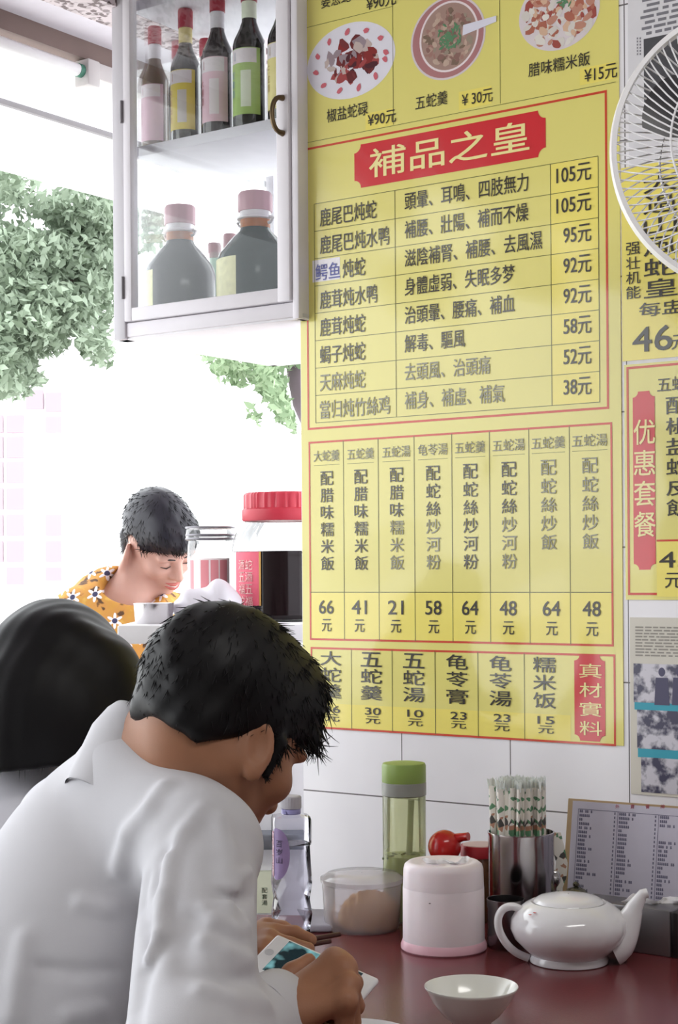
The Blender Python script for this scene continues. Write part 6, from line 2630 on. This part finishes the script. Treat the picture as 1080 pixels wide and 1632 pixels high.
def wl_tr(X):
    d = s_ell(X, WHIP - np.array((0, 0, .03)), (.15, .14, .11))
    for sg in (-1, 1):
        h0 = WHIP + wr_ * sg * .08 - np.array((0, 0, .04))
        kn_ = WHIP + wr_ * sg * .09 + wh * .38 - np.array((0, 0, .04))
        d = smin(d, s_cap(X, h0, kn_, .08, .06), .04)
        d = smin(d, s_cap(X, kn_, (kn_[0], kn_[1], .07), .058, .044), .02)
    return smax(d, .012 - X[:, 2], .004)


lo, hi = blo([WHIP, WHIP + wh * .42 + wr_ * .1, WHIP + wh * .42 - wr_ * .1], .17)
lo[2] = 0.0
sdf_obj('trousers', wl_tr, lo, hi, .009, mat('dark_grey_trousers', '35343a', 0.8), wom)
st2 = copy_tree(st_)
st2.location = (WHIP[0], WHIP[1], 0)
tag(st2, 'round red plastic stool under the long haired person', 'stool')

# ---- the woman behind the serving cart -----------------------------
DV = 3.5
vh = np.array((.74, -.67, 0)); vh /= np.linalg.norm(vh)
VC = P(255, 853, DV)
vf, vr, vu = axes(vh, math.radians(38), math.radians(-16))
vhead, vL, vAX = head_sdf(VC, vf, vr, vu, .86, True, True, .010)
VNB = P(200, 968, DV + .02)
VSR, VSL = P(128, 985, DV - .05), P(285, 992, DV + .12)
vt = np.array((.12, 0, 1.)); vt /= np.linalg.norm(vt)
VHIP = VNB - .50 * vt
VER, VEL = VSR + np.array((-.03, -.04, -.27)), VSL + np.array((.05, -.05, -.25))
VWR, VWL = P(250, 1100, DV - .13), P(300, 1100, DV - .12)


def cw_body(X):
    d = vhead(X)
    d = smin(d, s_cap(X, vL(-.035, 0, -.07), VNB + .02 * vt, .038, .048), .03)
    d = smin(d, s_ell(X, VNB - .24 * vt, (.14, .085, .27)), .05)
    d = smin(d, s_cap(X, VSR, VSL, .036, .036), .04)
    for s0, e0, w0 in ((VSR, VER, VWR), (VSL, VEL, VWL)):
        d = smin(d, s_cap(X, s0, e0, .038, .033), .02)
        d = smin(d, s_cap(X, e0, w0, .033, .022), .015)
        dh = (w0 - e0) / np.linalg.norm(w0 - e0)
        sd = np.cross(dh, (0, 0, 1.)); sd /= np.linalg.norm(sd)
        pd = w0 + dh * .07
        d = smin(d, s_cap(X, w0, pd, .020, .022), .012)
        for q in range(4):
            o_ = sd * (.024 - .016 * q)
            d = smin(d, s_path(X, [pd + o_, pd + o_ + dh * .04, pd + o_ + dh * .065 + np.array((0, 0, -.02))], (.0085, .0075, .006), .004), .006)
        d = smin(d, s_path(X, [w0 + dh * .02, w0 + dh * .05 + sd * .032, w0 + dh * .085 + sd * .034], (.012, .010, .007), .005), .008)
    return d


cwm = empty('person', (VHIP[0], VHIP[1], 0), 'smiling woman with a short black bob and orange flowered blouse behind the cart', 'person')
lo, hi = blo([vL(.13, 0, -.14), vL(-.11, .1, .1), VHIP, VSR, VSL, VER, VEL, VWR, VWL], .09)
SKINV = mat('rosy_skin', 'c79d90', 0.5, 0.35, vscale=40, var=0.05, sss=0.15)
sdf_obj('body', cw_body, lo, hi, .0035, SKINV, cwm)


def cw_hair(X):
    s = .86
    d = s_ell(X, vL(-.014, 0, .018), (.104 * s, .082 * s, .098 * s), vAX)
    d = smin(d, s_ell(X, vL(.045, 0, .045), (.062 * s, .066 * s, .050 * s), vAX), .02)
    q = (X - v3(VC)) @ np.asarray(vAX, dtype=np.float32).T / s
    line = -.085 + .075 * np.clip((q[:, 0] + .045) / .03, 0, 1) + .024 * np.clip((q[:, 0] - .03) / .05, 0, 1)
    d = smax(d, (line - q[:, 2]) * s, .006)
    d = smax(d, -s_ell(X, vL(-.004, .092, -.030), (.030, .036, .040), vAX), .004)
    d = smin(d, s_cap(X, vL(-.080, .035, -.05), vL(-.075, .035, -.098), .022 * s, .012 * s), .012)
    return d + .0005 * np.sin(220 * q[:, 1] + 30 * q[:, 0])


lo, hi = blo([vL(.13, .1, .12), vL(-.13, -.1, .12), vL(-.13, .1, -.12), vL(.13, -.1, -.1)], .04)
cwh = sdf_obj('hair', cw_hair, lo, hi, .0032, mat('blue_black_hair', '24222b', 0.38, 0.45, vscale=300, var=0.2), cwm)


def cw_dir(p, nn, rg_):
    away = p - vL(-.03, 0, .11)
    tan = away - nn * np.dot(away, nn)
    tan /= np.linalg.norm(tan) + 1e-6
    dv = tan + nn * .16 + rg_.normal(size=3) * .12
    return dv / np.linalg.norm(dv), .016 + .014 * rg_.rand(), -nn * .2


locks(cw_hair, 2200, cwh, cw_dir, 0, .0009, 21, cwh)
m_ = MB()
for sg in (-1, 1):                                            # closed, smiling eyelid lines and brows
    m_.tube([vL(.0875, sg * (.031 - .013), -.0275), vL(.0885, sg * .031, -.0300), vL(.082, sg * (.031 + .014), -.0270)], [.0007, .0014, .0007], 8)
m_.build('eyelashes', mat('dark_lash', '2e2424', 0.6), cwm)
for sg in (-1, 1):
    m_ = MB()
    m_.tube([vL(.0935, sg * .014, -.004), vL(.0930, sg * .030, .0005), vL(.080, sg * .046, -.004)], [.0014, .0020, .0008], 8)
    m_.build('eyebrow', mat('dark_brow', '4a3a38', 0.7), cwm)
m_ = MB()
for (z, rr) in ((-.083, .0047), (-.0938, .0058)):
    m_.tube([vL(.0895, -.024, z + .006), vL(.0955, -.011, z + .0015), vL(.0975, 0, z), vL(.0955, .011, z + .0015), vL(.0895, .024, z + .006)], [.001, rr * .8, rr, rr * .8, .001], 10)
m_.build('lips', mat('rose_lips', 'b9655f', 0.4), cwm)
m_ = MB(); m_.tube([vL(.094, -.017, -.0855), vL(.1008, 0, -.0885), vL(.094, .017, -.0855)], [.0008, .0018, .0008], 8); m_.build('teeth', mat('tooth_white', 'efe9e4', 0.3), cwm)


def flower_cloth():
    m = bpy.data.materials.new('orange_flower_cloth')
    m.use_nodes = True
    nt = m.node_tree
    L = nt.links
    b = nt.nodes['Principled BSDF']
    b.inputs['Roughness'].default_value = 0.8
    tc = nt.nodes.new('ShaderNodeTexCoord')
    sep = nt.nodes.new('ShaderNodeSeparateXYZ'); L.new(tc.outputs['Object'], sep.inputs[0])
    cmb = nt.nodes.new('ShaderNodeCombineXYZ'); L.new(sep.outputs['X'], cmb.inputs[0]); L.new(sep.outputs['Z'], cmb.inputs[1])
    sc_ = nt.nodes.new('ShaderNodeVectorMath'); sc_.operation = 'SCALE'; sc_.inputs['Scale'].default_value = 22.0
    L.new(cmb.outputs[0], sc_.inputs[0])
    v = nt.nodes.new('ShaderNodeTexVoronoi'); v.voronoi_dimensions = '2D'; v.inputs['Scale'].default_value = 1.0; v.inputs['Randomness'].default_value = 0.75
    L.new(sc_.outputs[0], v.inputs['Vector'])
    df = nt.nodes.new('ShaderNodeVectorMath'); df.operation = 'SUBTRACT'
    L.new(sc_.outputs[0], df.inputs[0]); L.new(v.outputs['Position'], df.inputs[1])
    s2 = nt.nodes.new('ShaderNodeSeparateXYZ'); L.new(df.outputs[0], s2.inputs[0])
    at = nt.nodes.new('ShaderNodeMath'); at.operation = 'ARCTAN2'; L.new(s2.outputs['X'], at.inputs[0]); L.new(s2.outputs['Y'], at.inputs[1])
    m5 = nt.nodes.new('ShaderNodeMath'); m5.operation = 'MULTIPLY'; m5.inputs[1].default_value = 6.0; L.new(at.outputs[0], m5.inputs[0])
    cs = nt.nodes.new('ShaderNodeMath'); cs.operation = 'COSINE'; L.new(m5.outputs[0], cs.inputs[0])
    ma = nt.nodes.new('ShaderNodeMath'); ma.operation = 'MULTIPLY_ADD'; ma.inputs[1].default_value = 0.12; ma.inputs[2].default_value = 0.25; L.new(cs.outputs[0], ma.inputs[0])
    pet = nt.nodes.new('ShaderNodeMath'); pet.operation = 'LESS_THAN'; L.new(v.outputs['Distance'], pet.inputs[0]); L.new(ma.outputs[0], pet.inputs[1])
    cen = nt.nodes.new('ShaderNodeMath'); cen.operation = 'LESS_THAN'; cen.inputs[1].default_value = 0.12; L.new(v.outputs['Distance'], cen.inputs[0])
    nz = nt.nodes.new('ShaderNodeTexNoise'); nz.inputs['Scale'].default_value = 40; L.new(tc.outputs['Object'], nz.inputs['Vector'])
    cr = nt.nodes.new('ShaderNodeValToRGB')
    e = cr.color_ramp.elements
    e[0].position, e[1].position = .36, .42
    e[0].color, e[1].color = (*rgb('5a3d26'), 1), (*rgb('c68c46'), 1)
    q = e.new(.62); q.color = (*rgb('c8923f'), 1)
    q = e.new(.70); q.color = (*rgb('cfa250'), 1)
    L.new(nz.outputs['Fac'], cr.inputs[0])
    a = nt.nodes.new('ShaderNodeMix'); a.data_type = 'RGBA'
    L.new(pet.outputs[0], a.inputs[0]); L.new(cr.outputs[0], a.inputs[6]); a.inputs[7].default_value = (*rgb('ece6ea'), 1)
    c_ = nt.nodes.new('ShaderNodeMix'); c_.data_type = 'RGBA'
    L.new(cen.outputs[0], c_.inputs[0]); L.new(a.outputs[2], c_.inputs[6]); c_.inputs[7].default_value = (*rgb('3a3a5c'), 1)
    L.new(c_.outputs[2], b.inputs['Base Color'])
    return m


def cw_blouse(X):
    d = s_ell(X, VNB - .24 * vt, (.155, .105, .33))
    d = smin(d, s_cap(X, VNB - .08 * vt, VHIP, .11, .14), .05)
    d = smin(d, s_cap(X, VSR, VSL, .052, .050), .05)
    d = smin(d, s_cap(X, VNB - .005 * vt, VSR, .058, .050), .05)
    d = smin(d, s_cap(X, VNB - .005 * vt, VSL, .058, .050), .05)
    for s0, e0 in ((VSR, VER), (VSL, VEL)):
        d = smin(d, s_cap(X, s0, e0, .054, .052), .02)
    d = smax(d, -s_ell(X, VNB + .035 * vt + np.array((.028, -.055, .015)), (.078, .085, .048)), .006)
    d = d - .002 * np.sin(36 * X[:, 0] + 30 * X[:, 2]) * np.sin(22 * X[:, 1] + 12 * X[:, 2])
    return d


lo, hi = blo([VHIP, VSR, VSL, VER, VEL, VNB], .09)
lo[2] = VHIP[2] - .08
sdf_obj('blouse', cw_blouse, lo, hi, .005, flower_cloth(), cwm)


def cw_tr(X):
    d = s_ell(X, VHIP, (.16, .13, .12))
    for sg in (-1, 1):
        d = smin(d, s_cap(X, VHIP + np.array((sg * .08, 0, -.05)), (VHIP[0] + sg * .09, VHIP[1], .07), .085, .05), .03)
    return smax(d, .012 - X[:, 2], .004)


sdf_obj('trousers', cw_tr, (VHIP[0] - .25, VHIP[1] - .2, 0), (VHIP[0] + .25, VHIP[1] + .2, VHIP[2] + .15), .01, mat('navy_trousers', '333546', 0.8), cwm)
